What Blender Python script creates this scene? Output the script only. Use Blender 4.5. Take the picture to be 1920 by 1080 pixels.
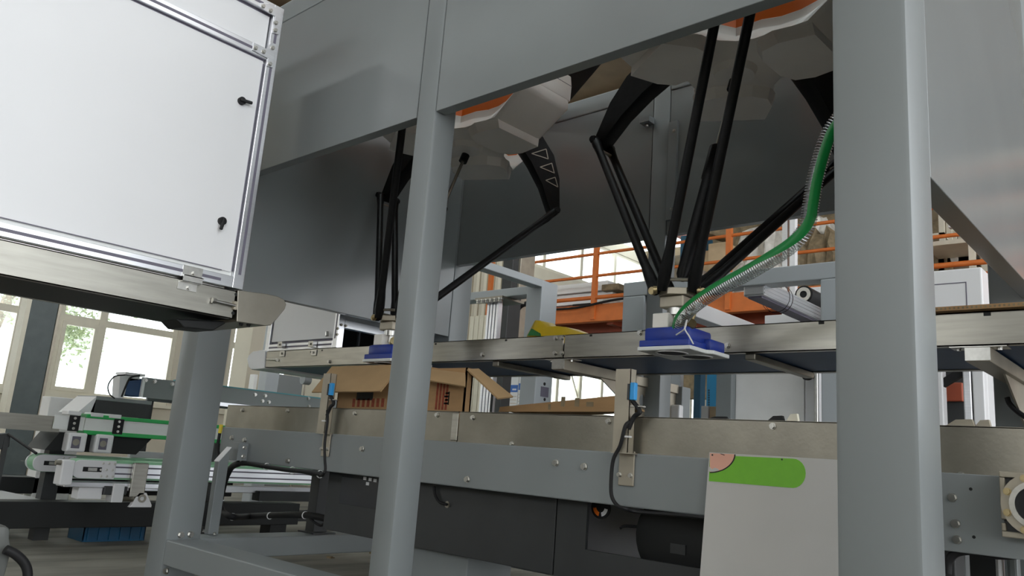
import bpy, bmesh, math, random
from mathutils import Vector, Matrix
random.seed(7)
for o in list(bpy.data.objects): bpy.data.objects.remove(o)
S = bpy.context.scene
COL = S.collection

# ------------------------------------------------------------------ camera, world, light, exposure
CAM = Vector((0, 0, .66)); FPX = 1480.0
ROT = Matrix(((.7469, .0830, .6597), (.6607, -.2042, -.7223), (.0744, .9754, -.2073)))
def _orth(m):
    x = m.col[0].normalized(); z = m.col[2]; z = (z - x * z.dot(x)).normalized(); y = z.cross(x)
    return Matrix((x, y, z)).transposed()
ROT = _orth(ROT)
cd = bpy.data.cameras.new('camera'); cam = bpy.data.objects.new('camera', cd); COL.objects.link(cam)
cd.sensor_width = 36; cd.lens = FPX / 1920 * 36; cd.clip_start = .02; cd.clip_end = 300
cam.matrix_world = Matrix.Translation(CAM) @ ROT.to_4x4()
S.camera = cam
w = bpy.data.worlds.new('overcast_sky'); S.world = w; w.use_nodes = True
bg = w.node_tree.nodes['Background']; bg.inputs[0].default_value = (.93, .97, 1, 1); bg.inputs[1].default_value = 2.6
S.view_settings.view_transform = 'Standard'; S.view_settings.look = 'None'
S.view_settings.gamma = 1; S.view_settings.use_curve_mapping = False; S.view_settings.exposure = 0.55

# ------------------------------------------------------------------ measuring helpers (photo pixel + known plane -> point in the hall)
def _ray(x, y): return ROT @ Vector((x - 960, 540 - y, -FPX))
def onY(x, y, Y): r = _ray(x, y); return CAM + r * (Y / r.y)
def onX(x, y, X): r = _ray(x, y); return CAM + r * (X / r.x)
def onZ(x, y, Z): r = _ray(x, y); return CAM + r * ((Z - CAM.z) / r.z)

# ------------------------------------------------------------------ materials
MATS = {}
def mat(name, col, rough=.5, metal=0, var=.06, scale=8, bump=0, coat=0, spec=.5, stretch=None, bscale=None):
    m = bpy.data.materials.new(name); m.use_nodes = True; nt = m.node_tree; b = nt.nodes['Principled BSDF']
    b.inputs['Roughness'].default_value = rough; b.inputs['Metallic'].default_value = metal
    b.inputs['Specular IOR Level'].default_value = spec
    if coat: b.inputs['Coat Weight'].default_value = coat; b.inputs['Coat Roughness'].default_value = .12
    tc = nt.nodes.new('ShaderNodeTexCoord'); mp = nt.nodes.new('ShaderNodeMapping'); nz = nt.nodes.new('ShaderNodeTexNoise')
    nt.links.new(tc.outputs['Object'], mp.inputs[0]); nt.links.new(mp.outputs[0], nz.inputs['Vector'])
    if stretch: mp.inputs['Scale'].default_value = stretch
    nz.inputs['Scale'].default_value = scale; nz.inputs['Detail'].default_value = 5
    rp = nt.nodes.new('ShaderNodeValToRGB')
    rp.color_ramp.elements[0].position = .3; rp.color_ramp.elements[1].position = .7
    rp.color_ramp.elements[0].color = tuple(c * (1 - var) for c in col) + (1,)
    rp.color_ramp.elements[1].color = tuple(min(1, c * (1 + var)) for c in col) + (1,)
    nt.links.new(nz.outputs['Fac'], rp.inputs[0]); nt.links.new(rp.outputs[0], b.inputs['Base Color'])
    if bump:
        bp = nt.nodes.new('ShaderNodeBump'); bp.inputs['Strength'].default_value = bump; bp.inputs['Distance'].default_value = .004
        n2 = nt.nodes.new('ShaderNodeTexNoise'); n2.inputs['Scale'].default_value = bscale or scale * 6
        nt.links.new(mp.outputs[0], n2.inputs['Vector'])
        nt.links.new(n2.outputs['Fac'], bp.inputs['Height']); nt.links.new(bp.outputs[0], b.inputs['Normal'])
    MATS[name] = m; return m
mat('paint_daylit', (.40, .43, .45), .4, var=.03, scale=3)  # grey frame paint brightened to carry the daylight on the rear frames
mat('paint', (.21, .228, .233), .42, var=.03, scale=3, spec=.5)
mat('panel', (.215, .232, .236), .20, var=.03, scale=3, spec=.42)
mat('dark_paint', (.03, .032, .033), .5, var=.1)
mat('black_paint', (.012, .013, .013), .5, spec=.3)
mat('cabinet_white', (.72, .72, .735), .35, var=.02, scale=2)
mat('aluminium', (.78, .79, .82), .32, 1, var=.05, stretch=(1, 1, 20))
mat('groove', (.13, .12, .16), .5)
mat('steel', (.40, .385, .34), .34, 1, var=.12, scale=5, stretch=(1, 1, 12), bump=.05, bscale=90)
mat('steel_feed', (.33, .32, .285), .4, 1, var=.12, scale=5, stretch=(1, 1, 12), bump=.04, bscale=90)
mat('steel_rough', (.31, .29, .245), .42, 1, var=.15, scale=6, bump=.08, bscale=80)
mat('zinc', (.55, .54, .51), .3, 1, var=.1, scale=60)
mat('brass', (.45, .36, .2), .4, 1, var=.15, scale=60)
mat('carbon', (.006, .006, .0065), .42, var=.3, scale=60, spec=.22)
mat('robot_white', (.82, .79, .74), .38, var=.03)
mat('robot_orange', (.80, .17, .015), .4, var=.05)
mat('blue_plastic', (.010, .035, .28), .4, var=.12, scale=25)
mat('white_plastic', (.72, .73, .72), .4, var=.03)
mat('belt_blue', (.03, .075, .18), .5, var=.15)
mat('belt_teal', (.08, .3, .34), .5, var=.1)
mat('belt_green', (.02, .38, .09), .45, var=.08)
mat('belt_pale_green', (.25, .5, .3), .45, var=.08)
mat('card', (.36, .215, .10), .8, var=.1, scale=6, stretch=(1, 1, 4), bump=.1)
mat('card_inside', (.40, .26, .13), .8, var=.1, scale=6, bump=.1)
mat('card_pale', (.56, .43, .27), .8, var=.1)
mat('print_red', (.24, .05, .022), .8, var=.3, scale=50)
mat('print_black', (.02, .018, .016), .7)
mat('print_green', (.14, .42, .012), .5, var=.04, scale=40)
mat('print_pink', (.66, .34, .25), .5, var=.03)
mat('print_blue', (.05, .16, .5), .6, var=.05)
mat('board_white', (.46, .45, .43), .55, var=.02)
mat('yellow_film', (.62, .42, .015), .35, var=.1, bump=.1)
mat('green_film', (.03, .2, .05), .35)
mat('rubber', (.010, .010, .011), .55, spec=.3)
mat('tie', (.7, .7, .7), .5)
mat('hose_green', (.005, .25, .05), .35, var=.05)
mat('concrete', (.18, .17, .143), .75, var=.5, stretch=(2.6, .7, 1), scale=2.2, bump=.2, bscale=30)
mat('cream', (.62, .57, .46), .6, var=.05, scale=2)
mat('cream_ribs', (.5, .45, .35), .6, var=.08, scale=2, stretch=(1, 1, .2))
mat('frame_cream', (.70, .66, .54), .5, var=.04)
mat('orange_paint', (.62, .16, .03), .5, var=.08)
mat('rust_red', (.30, .06, .025), .55, var=.15)
mat('roof_brown', (.19, .14, .085), .8, var=.25, scale=1.2)
mat('column', (.075, .095, .095), .45, var=.12)
mat('foam', (.85, .85, .84), .7, var=.03)
mat('wrap', (.62, .60, .55), .3, var=.25, scale=9, bump=.6, bscale=14)
mat('brown_stuff', (.22, .17, .10), .7, var=.35, scale=12)
mat('blue_light', (.03, .32, .62), .45, var=.06)
mat('blue_dark', (.02, .10, .17), .5)
mat('sensor_blue', (.03, .30, .68), .4)
mat('crate_blue', (.0, .07, .16), .3, var=.15)
mat('yellow', (.8, .62, .04), .5)
mat('red', (.6, .02, .015), .4)
mat('leaf', (.3, .36, .22), .6, var=.4, scale=30)
mat('hatch_gloss', (.035, .037, .042), .22, spec=.7)
mat('foot_grey', (.10, .105, .10), .5)
mat('tan_steel', (.40, .36, .29), .45, .6, var=.12)
def glass_mat(name, tint, fac, rough):
    m = bpy.data.materials.new(name); m.use_nodes = True; nt = m.node_tree; nt.nodes.clear()
    out = nt.nodes.new('ShaderNodeOutputMaterial'); mx = nt.nodes.new('ShaderNodeMixShader')
    tr = nt.nodes.new('ShaderNodeBsdfTransparent'); gl = nt.nodes.new('ShaderNodeBsdfGlossy')
    tr.inputs[0].default_value = tint; gl.inputs['Roughness'].default_value = rough; mx.inputs[0].default_value = fac
    nt.links.new(tr.outputs[0], mx.inputs[1]); nt.links.new(gl.outputs[0], mx.inputs[2]); nt.links.new(mx.outputs[0], out.inputs[0])
    MATS[name] = m
glass_mat('glass', (.93, .96, .95, 1), .06, .02)
glass_mat('clear_hose', (.82, .84, .82, 1), .10, .15)

# ------------------------------------------------------------------ geometry helpers
WLOC = {}
def adopt(o, p):
    o.parent = p; o.matrix_parent_inverse = Matrix.Translation(-WLOC[p.name])
def thing(name, label, cat, loc, group=None):
    o = bpy.data.objects.new(name, None); COL.objects.link(o); o.location = loc; WLOC[o.name] = Vector(loc)
    o.empty_display_size = .1
    tag(o, label, cat, group); return o
def tag(o, label, cat, group=None):
    o['label'] = label; o['category'] = cat
    if group: o['group'] = group
    return o
class B:
    def __init__(s): s.v = []; s.f = []
    def _add(s, vs, fs):
        n = len(s.v); s.v += [tuple(v) for v in vs]; s.f += [tuple(i + n for i in f) for f in fs]; return s
    def box(s, x0, x1, y0, y1, z0, z1):
        return s._add([(x0, y0, z0), (x1, y0, z0), (x1, y1, z0), (x0, y1, z0), (x0, y0, z1), (x1, y0, z1), (x1, y1, z1), (x0, y1, z1)],
                      [(0, 3, 2, 1), (4, 5, 6, 7), (0, 1, 5, 4), (1, 2, 6, 5), (2, 3, 7, 6), (3, 0, 4, 7)])
    def prism(s, pts, vec):
        pts = [Vector(p) for p in pts]; vec = Vector(vec); n = len(pts)
        nrm = Vector((0, 0, 0))
        for i in range(n):
            a, b = pts[i], pts[(i + 1) % n]; nrm += a.cross(b)
        if nrm.dot(vec) > 0: pts = pts[::-1]
        return s._add(pts + [p + vec for p in pts], [tuple(range(n)), tuple(range(2 * n - 1, n - 1, -1))] +
                      [(i, i + n, (i + 1) % n + n, (i + 1) % n) for i in range(n)])
    def loft(s, rings, cap=True, closed=True):
        n = len(rings[0]); vs = [v for r in rings for v in r]; fs = []
        for k in range(len(rings) - 1):
            for i in range(n if closed else n - 1):
                j = (i + 1) % n; fs.append((k * n + i, k * n + j, (k + 1) * n + j, (k + 1) * n + i))
        if cap: fs += [tuple(range(n - 1, -1, -1)), tuple(range((len(rings) - 1) * n, len(rings) * n))]
        return s._add(vs, fs)
    def cyl(s, p, q, r0, r1=None, seg=16):
        p, q = Vector(p), Vector(q); r1 = r0 if r1 is None else r1; a = (q - p).normalized()
        u = a.orthogonal().normalized(); v = a.cross(u)
        ring = lambda c, r: [c + (u * math.cos(t) + v * math.sin(t)) * r for t in [2 * math.pi * i / seg for i in range(seg)]]
        return s.loft([ring(p, r0), ring(q, r1)])
    def tube(s, pts, r, seg=8):
        pts = [Vector(p) for p in pts]; rings = []; u = None
        for i, p in enumerate(pts):
            d = (pts[min(i + 1, len(pts) - 1)] - pts[max(i - 1, 0)]).normalized()
            u = d.orthogonal().normalized() if u is None else (u - d * u.dot(d)).normalized()
            v = d.cross(u); rr = r[i] if isinstance(r, (list, tuple)) else r
            rings.append([p + (u * math.cos(t) + v * math.sin(t)) * rr for t in [2 * math.pi * k / seg for k in range(seg)]])
        return s.loft(rings)
    def bar(s, p, q, wdt, hgt, side=(0, 0, 1)):
        p, q = Vector(p), Vector(q); d = (q - p).normalized(); sd = Vector(side); sd = (sd - d * sd.dot(d)).normalized(); o = d.cross(sd)
        f = lambda c: [c + o * (a * wdt / 2) + sd * (b * hgt / 2) for a, b in ((-1, -1), (1, -1), (1, 1), (-1, 1))]
        return s.loft([f(p), f(q)])
    def holed(s, outer, holes, vec):   # a flat plate with real holes, extruded by vec
        from mathutils.geometry import tessellate_polygon
        loops = [[Vector(p) for p in outer]] + [[Vector(p) for p in h] for h in holes]; flat = [p for l in loops for p in l]; n = len(flat); vec = Vector(vec)
        tri = tessellate_polygon(loops); fs = [tuple(t_) for t_ in tri] + [tuple(i + n for i in t_[::-1]) for t_ in tri]; k = 0
        for l in loops:
            m = len(l); fs += [(k + i, k + (i + 1) % m, k + (i + 1) % m + n, k + i + n) for i in range(m)]; k += m
        return s._add(flat + [p + vec for p in flat], fs)
    def ring(s, c, axis, ro, ri, h, seg=28):
        c = Vector(c); a = Vector(axis).normalized(); u = a.orthogonal().normalized(); v = a.cross(u)
        R = lambda r, d: [c + a * d + (u * math.cos(t) + v * math.sin(t)) * r for t in [2 * math.pi * i / seg for i in range(seg)]]
        rs = [R(ro, 0), R(ro, h), R(ri, h), R(ri, 0)]; n = seg; vs = [x for r in rs for x in r]; fs = []
        for k in range(4):
            k2 = (k + 1) % 4
            for i in range(n):
                j = (i + 1) % n; fs.append((k * n + i, k * n + j, k2 * n + j, k2 * n + i))
        return s._add(vs, fs)
    def build(s, name, m, parent=None, bevel=0, smooth=False, kind=None):
        me = bpy.data.meshes.new(name); vs = [Vector(v) for v in s.v]
        lo = Vector([min(v[i] for v in vs) for i in range(3)]); hi = Vector([max(v[i] for v in vs) for i in range(3)])
        c = (lo + hi) / 2
        if parent is None: c.z = lo.z
        me.from_pydata([v - c for v in vs], [], s.f); me.materials.append(MATS[m])
        bm = bmesh.new(); bm.from_mesh(me); bmesh.ops.recalc_face_normals(bm, faces=bm.faces)
        if bevel:
            es = [e for e in bm.edges if len(e.link_faces) == 2 and e.calc_face_angle(0) > .5]
            bmesh.ops.bevel(bm, geom=es, offset=bevel, segments=2, affect='EDGES', profile=.5, clamp_overlap=True)
        bm.to_mesh(me); bm.free()
        if smooth:
            for p in me.polygons: p.use_smooth = True
            me.set_sharp_from_angle(angle=.7)
        o = bpy.data.objects.new(name, me); COL.objects.link(o); o.location = c; WLOC[o.name] = c.copy()
        if parent is not None: adopt(o, parent)
        if kind: o['kind'] = kind
        return o
def struct(name, b, m, parent=None, **k):
    o = b.build(name, m, parent, **k)
    if parent is None: o['kind'] = 'structure'
    return o
def spline(pts, n=8):
    pts = [Vector(p) for p in pts]; P = [pts[0] * 2 - pts[1]] + pts + [pts[-1] * 2 - pts[-2]]; out = []
    for i in range(1, len(P) - 2):
        a, b, c, d = P[i - 1:i + 3]
        for k in range(n):
            t = k / n; out.append(.5 * ((2 * b) + (c - a) * t + (2 * a - 5 * b + 4 * c - d) * t * t + (3 * b - a - 3 * c + d) * t ** 3))
    return out + [pts[-1]]
# shared bolt meshes (hex head with a stub), axis +Z
_bolt = {}
def bolt(p, n, parent, r=.008, m='zinc', name='bolt'):
    key = (round(r, 4), m)
    if key not in _bolt:
        b = B(); b.cyl((0, 0, -.002), (0, 0, r * .35), r * 1.25, seg=16); b.cyl((0, 0, r * .35), (0, 0, r * 1.25), r, seg=6)
        me = bpy.data.meshes.new('bolt'); me.from_pydata(b.v, [], b.f); me.materials.append(MATS[m])
        bm = bmesh.new(); bm.from_mesh(me); bmesh.ops.recalc_face_normals(bm, faces=bm.faces); bm.to_mesh(me); bm.free(); _bolt[key] = me
    o = bpy.data.objects.new(name, _bolt[key]); COL.objects.link(o); o.location = p
    o.rotation_mode = 'QUATERNION'; o.rotation_quaternion = Vector((0, 0, 1)).rotation_difference(Vector(n)); WLOC[o.name] = Vector(p)
    adopt(o, parent); return o

# ================================================================== THE HALL
XW = -16.0; ROOF = 8.6; XRH = 10.0   # the hall's right side stands open
struct('floor', B().box(XW - .3, XRH, -9, 34, -.3, 0), 'concrete')
# left wall with openings
def wx(b, y0, y1, z0, z1): b.box(XW - .25, XW, y0, y1, z0, z1)
sill = .66 + (.957 - .66) * 1.6; head = 3.3
wins = []
for a, c in ((-1.5, .9), (1.55, 4.55), (5.15, 7.42), (8.6, 11)):
    wins.append((a, c, sill, head))
far_w = (17.6, 30, 2.2, 5.2); clere = (13, 33, 6.62, 8.15)
b = B(); ys = [-9]
lo = [(a, c, sill, head) for a, c, _, _ in wins] + [far_w]
yprev = -9
for a, c, z0, z1 in lo:
    wx(b, yprev, a, 0, 6.62); wx(b, a, c, 0, z0); wx(b, a, c, z1, 6.62); yprev = c
wx(b, yprev, 34, 0, 6.62); wx(b, -9, 13, 6.62, 8.15); wx(b, 33, 34, 6.62, 8.15); wx(b, -9, 34, 8.15, ROOF)
wl = struct('wall_left', b, 'cream')
rb = B(); y = 12.2
while y < 17.2: rb.box(XW, XW + .05, y, y + .12, 0.2, 6.5); y += .3
struct('rib_cladding', rb, 'cream_ribs', wl, kind='stuff')
for n, (a, c, z0, z1) in enumerate(wins + [far_w, clere], 1):
    fr = B(); t = .09
    fr.box(XW - .14, XW - .02, a, c, z0, z0 + t).box(XW - .14, XW - .02, a, c, z1 - t, z1)
    fr.box(XW - .14, XW - .02, a, a + t, z0 + t, z1 - t).box(XW - .14, XW - .02, c - t, c, z0 + t, z1 - t)
    big = n > 4
    if n == 3: mull = [5.72]
    elif n == 2: mull = [2.6, 3.6]
    elif big: mull = [a + (c - a) * k / 10 for k in range(1, 10)]
    else: mull = [a + (c - a) * .3]
    if n == 3: mull = [5.94]
    for yy in mull: fr.box(XW - .145, XW - .015, yy - .07, yy + .07, z0 + t, z1 - t)
    if not big: fr.box(XW - .13, XW - .03, a + t, c - t, 2.50, 2.63)
    if n == 5:
        for k in range(3): fr.bar((XW - .1, 21.5 + 3 * k, 2.3), (XW - .1, 19.9 + 3 * k, 5.1), .07, .07)
    win = struct('window_%d' % n, fr, 'frame_cream')
    if n == 3:
        s0, s1, q0_, q1_ = a + t - .01, 5.94 - .065, z0 + t - .01, 2.505
        B().box(XW - .06, XW, s0, s0 + .07, q0_, q1_).box(XW - .06, XW, s1 - .07, s1, q0_, q1_).box(XW - .06, XW, s0 + .07, s1 - .07, q0_, q0_ + .07).box(XW - .06, XW, s0 + .07, s1 - .07, q1_ - .07, q1_).build('sash', 'frame_cream', win)
    es = [a + t] + mull + [c - t]
    for i in range(len(es) - 1):
        for (q0, q1) in (((z0 + t, 2.5), (2.63, z1 - t)) if not big else ((z0 + t, z1 - t),)):
            B().box(XW - .09, XW - .08, es[i] + .06, es[i + 1] - .06, q0, q1).build('pane', 'glass', win)
    if not big: B().box(XW - .02, XW + .1, a - .1, c + .1, z0 - .07, z0).build('window_sill', 'frame_cream', win)
struct('wall_right', B().box(XRH, XRH + .25, 17, 34, 0, ROOF), 'cream')  # unseen wall section added to dull grazing reflections in the side panel
struct('wall_back', B().box(XW, XRH, 34, 34.25, 0, ROOF), 'cream')
fb = B().box(XW, XRH, -9.25, -9, 0, 2.5).box(XW, XRH, -9.25, -9, 4.2, ROOF)  # unseen front wall added to dim front faces; open band sized for light
for x in (-16, -10, -4, 2, 8): fb.box(x, x + .5, -9.25, -9, 2.5, 4.2)
struct('wall_front', fb, 'cream')
sk = [(-7.0, -6.0), (.6, 2.9), (15.5, 18.5), (22, 25)]   # unseen roof openings added to bring light in from above
rf = B(); yp = -9.3
for a, c in sk:
    rf.box(XW - .3, XRH, yp, a, ROOF, ROOF + .1); yp = c
    if a > 10: rf.box(-6, XRH, a, c, ROOF, ROOF + .1)
rf.box(XW - .3, XRH, yp, 34.3, ROOF, ROOF + .1)
cl = struct('ceiling', rf, 'roof_brown')
for a, c in sk: B().box(XW - .3, XRH, a, c, ROOF + .02, ROOF + .03).build('added_skylight_sheet', 'glass', cl)
for k in range(14):
    B().box(XW, XRH, -8 + 3 * k, -7.85 + 3 * k, ROOF - .22, ROOF).build('purlin', 'roof_brown', cl)
for k in range(5):
    B().box(-13 + 6 * k, -12.7 + 6 * k, -9, 34, ROOF - .5, ROOF - .22).build('roof_beam', 'rust_red', cl)
# steel column in front of the windows
cx = -10.5; p0 = onX(55, 570, cx); p1 = onX(108, 570, cx)
t = thing('steel_column', 'dark green-grey steel column standing in front of the left windows', 'column', (cx, (p0.y + p1.y) / 2, 0))
cb = B(); y0, y1 = p0.y + .02, p1.y + .02
cb.box(cx - .2, cx, y0, y1, 0, ROOF - .5)
cb.build('shaft', 'column', t, bevel=.01)
B().box(cx - .21, cx + .01, y0 - .05, y0, 0, ROOF - .5).build('flange', 'frame_cream', t)
B().box(cx - .21, cx + .01, y1, y1 + .03, 0, ROOF - .5).build('flange', 'tan_steel', t)
B().box(cx - .35, cx + .15, y0 - .15, y1 + .15, 0, .02).build('base_plate', 'column', t)
# tree outside the windows: branches and many leaves nobody could count
t = thing('tree', 'leafy tree seen through the left window panes', 'tree', (-20, 5.6, 0))
B().tube(spline([(-20.6, 5.0, 0), (-20.5, 5.2, 2), (-20.2, 5.6, 4.2)]), .12).build('trunk', 'brown_stuff', t)
lf = B()
for k in range(1300):
    c = Vector((-20 + random.uniform(-.5, .5), random.gauss(*((6.6, .3) if k % 3 else (6.0, .7))), (2.72 if k % 3 else 3.1) + random.gauss(0, .28)))
    d = Vector((random.uniform(-1, 1), random.uniform(-1, 1), random.uniform(-1, .3))).normalized() * random.uniform(.04, .09)
    n = d.orthogonal().normalized() * d.length * .45
    lf._add([c - d, c + n, c + d, c - n], [(0, 1, 2, 3)])
lf.build('foliage', 'leaf', t, kind='stuff')
# cream post and dark door strip on the wall behind the feed cabinet
def slab(name, label, cat, px0, px1, y0, y1, py_top, py_bot, Y, th, m, bevel=0, group=None):
    a, c = onY(px0, py_bot, Y), onY(px1, py_top, Y)
    o = B().box(a.x, c.x, Y, Y + th, a.z, c.z).build(name, m, None, bevel)
    return tag(o, label, cat, group)

# ================================================================== ROBOT CELL FRAME
PX0, PX1 = -3.412, -3.26; MX0, MX1 = -1.96, -1.866; QX0, QX1 = -.574, -.42
YF, YR = 1.6, 3.07; CS = .152; ZT = 2.535; ZP = 2.44
fr = thing('robot_cell_frame', 'large grey painted steel frame with post legs and skirt panels around both robots', 'machine frame', (-1.92, 2.41, 0))
posts = {}
for nm, x0, x1, y0, y1 in (('fl', PX0, PX1, YF, YF + CS), ('fm', MX0, MX1, YF, YF + .1), ('frt', QX0, QX1, YF, YF + CS),
                       ('rl', PX0, PX1, YR, YR + CS), ('rm', MX0, MX1, YR, YR + .1), ('rr', QX0, QX1, YR, YR + CS)):
    posts[nm] = B().box(x0, x1, y0, y1, 0.012, ZT).build('post', 'paint', fr, bevel=.012, smooth=True)
    B().box(x0 - .03, x1 + .03, y0 - .03, y1 + .03, 0, .012).build('foot_plate', 'paint', posts[nm])
def sheet(nm, x0, x1, y0, y1, z0, z1): return B().box(x0, x1, y0, y1, z0, z1).build(nm, 'panel', fr, bevel=.002)
sheet('front_panel', PX1 + .002, MX0 - .002, YF + .003, YF + .045, 1.755, ZP)
sheet('front_panel', MX1 + .002, QX0 - .002, YF + .003, YF + .045, 1.755, ZP)
sheet('side_panel', PX1 - .045, PX1 - .003, YF + CS + .002, YR - .002, 1.296, ZP)
sheet('side_panel', QX1 - .055, QX1 - .003, YF + CS + .002, YR - .002, 1.305, ZP)
sheet('rear_panel', PX1 + .002, MX0 - .002, YR + .005, YR + .045, 1.715, ZP)
sheet('rear_panel', MX1 + .002, QX0 - .002, YR + .005, YR + .045, 1.715, ZP)
for x0, x1 in ((PX1, MX0), (MX1, QX0)):
    B().box(x0, x1, YF + .001, YF + .1, ZP + .002, ZT).build('top_beam', 'paint', fr, bevel=.006)
    B().box(x0, x1, YR + .001, YR + .1, ZP + .002, ZT).build('top_beam', 'paint', fr, bevel=.006)
    B().box(x0, x1, YF + .002, YF + CS - .002, .125, .2213).build('base_beam', 'paint', fr, bevel=.005)
    B().box(x0, x1, YR + .002, YR + CS - .002, .125, .2213).build('base_beam', 'paint', fr, bevel=.005)
for x0, x1 in ((PX0, PX1), (QX0, QX1)):
    B().box(x0 + .002, x1 - .002, YF + CS, YR, .135, .2213).build('base_beam', 'paint', fr, bevel=.005)
    B().box(x0 + .002, x1 - .002, YF + CS, YR, ZP + .002, ZT).build('top_beam', 'paint', fr, bevel=.006)
# edge angle with screws on the rear middle post, rear post cover
a = onY(1256, 225, YR); c = onY(1279, 380, YR)
ang = B().box(MX1 + .004, MX1 + .05, YR - .012, YR + .004, 1.78, 2.27).build('edge_angle', 'paint', fr)
for z in (1.83, 2.22): bolt((MX1 + .035, YR - .012, z), (0, -1, 0), ang, .006)
cp = B().box(MX0 - .045, MX0 + .01, YR - .05, YR + .0, 2.285, 2.315).build('cable_clip', 'paint', fr)
bolt((MX0 - .02, YR - .02, 2.285), (0, 0, -1), cp, .009)
# bolts at the foot of the left front post
for px, py in ((339, 1003), (357, 1002)): bolt(onX(px, py, PX1), (1, 0, 0), posts['fl'], .011)
bolt(onY(313, 1071, YF), (0, -1, 0), posts['fl'], .010)
for px, py in ((379, 998), (406, 997)):
    p = onX(px, py, PX1 - .02)

# ================================================================== DELTA ROBOTS
TH = math.radians(57.5); RB, Z0, LA, LF, RE = .251, 2.215, .442, .925, .05
def elbow(c, u, E):
    tt = Vector((-u.y, u.x, 0)); T = Vector(E) + u * RE - Vector((c[0], c[1], Z0))
    a = T.dot(u) - RB; bz = T.z; wv = T.dot(tt); l2 = LF ** 2 - wv ** 2; d = math.hypot(a, bz)
    q = math.atan2(bz, a) + math.acos((LA ** 2 + d * d - l2) / (2 * LA * d))
    return Vector((c[0], c[1], Z0)) + u * (RB + LA * math.cos(q)) + Vector((0, 0, LA * math.sin(q)))
def star(c, r, wd, z, rnd=.02, zc=0, neck=None):
    """three-lobed outline; neck = half width of each lobe's waist, zc = how far the outline droops there"""
    nk = neck if neck else wd; pts = []
    for k in range(3):
        a = TH + math.pi / 3 + k * 2 * math.pi / 3; u = Vector((math.cos(a), math.sin(a), 0)); s = Vector((-u.y, u.x, 0))
        half = [(.15, min(wd, nk + .02), 1), (.21, nk, 1), (.28, nk, 1), (r * .80, nk + (wd - nk) * .3, .9), (r * .89, nk + (wd - nk) * .75, .5), (r - rnd, wd, 0), (r - rnd * .3, wd - rnd * .3, 0), (r, wd - rnd, 0)]
        for (p, q, f) in half: pts.append(u * p - s * q + Vector((0, 0, zc * f)))
        for (p, q, f) in half[::-1]: pts.append(u * p + s * q + Vector((0, 0, zc * f)))
        b2 = a + math.pi / 3; pts.append(Vector((math.cos(b2), math.sin(b2), 0)) * (nk * 1.1 + .03) + Vector((0, 0, zc)))
    return [Vector((c[0], c[1], z)) + p for p in pts]
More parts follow.
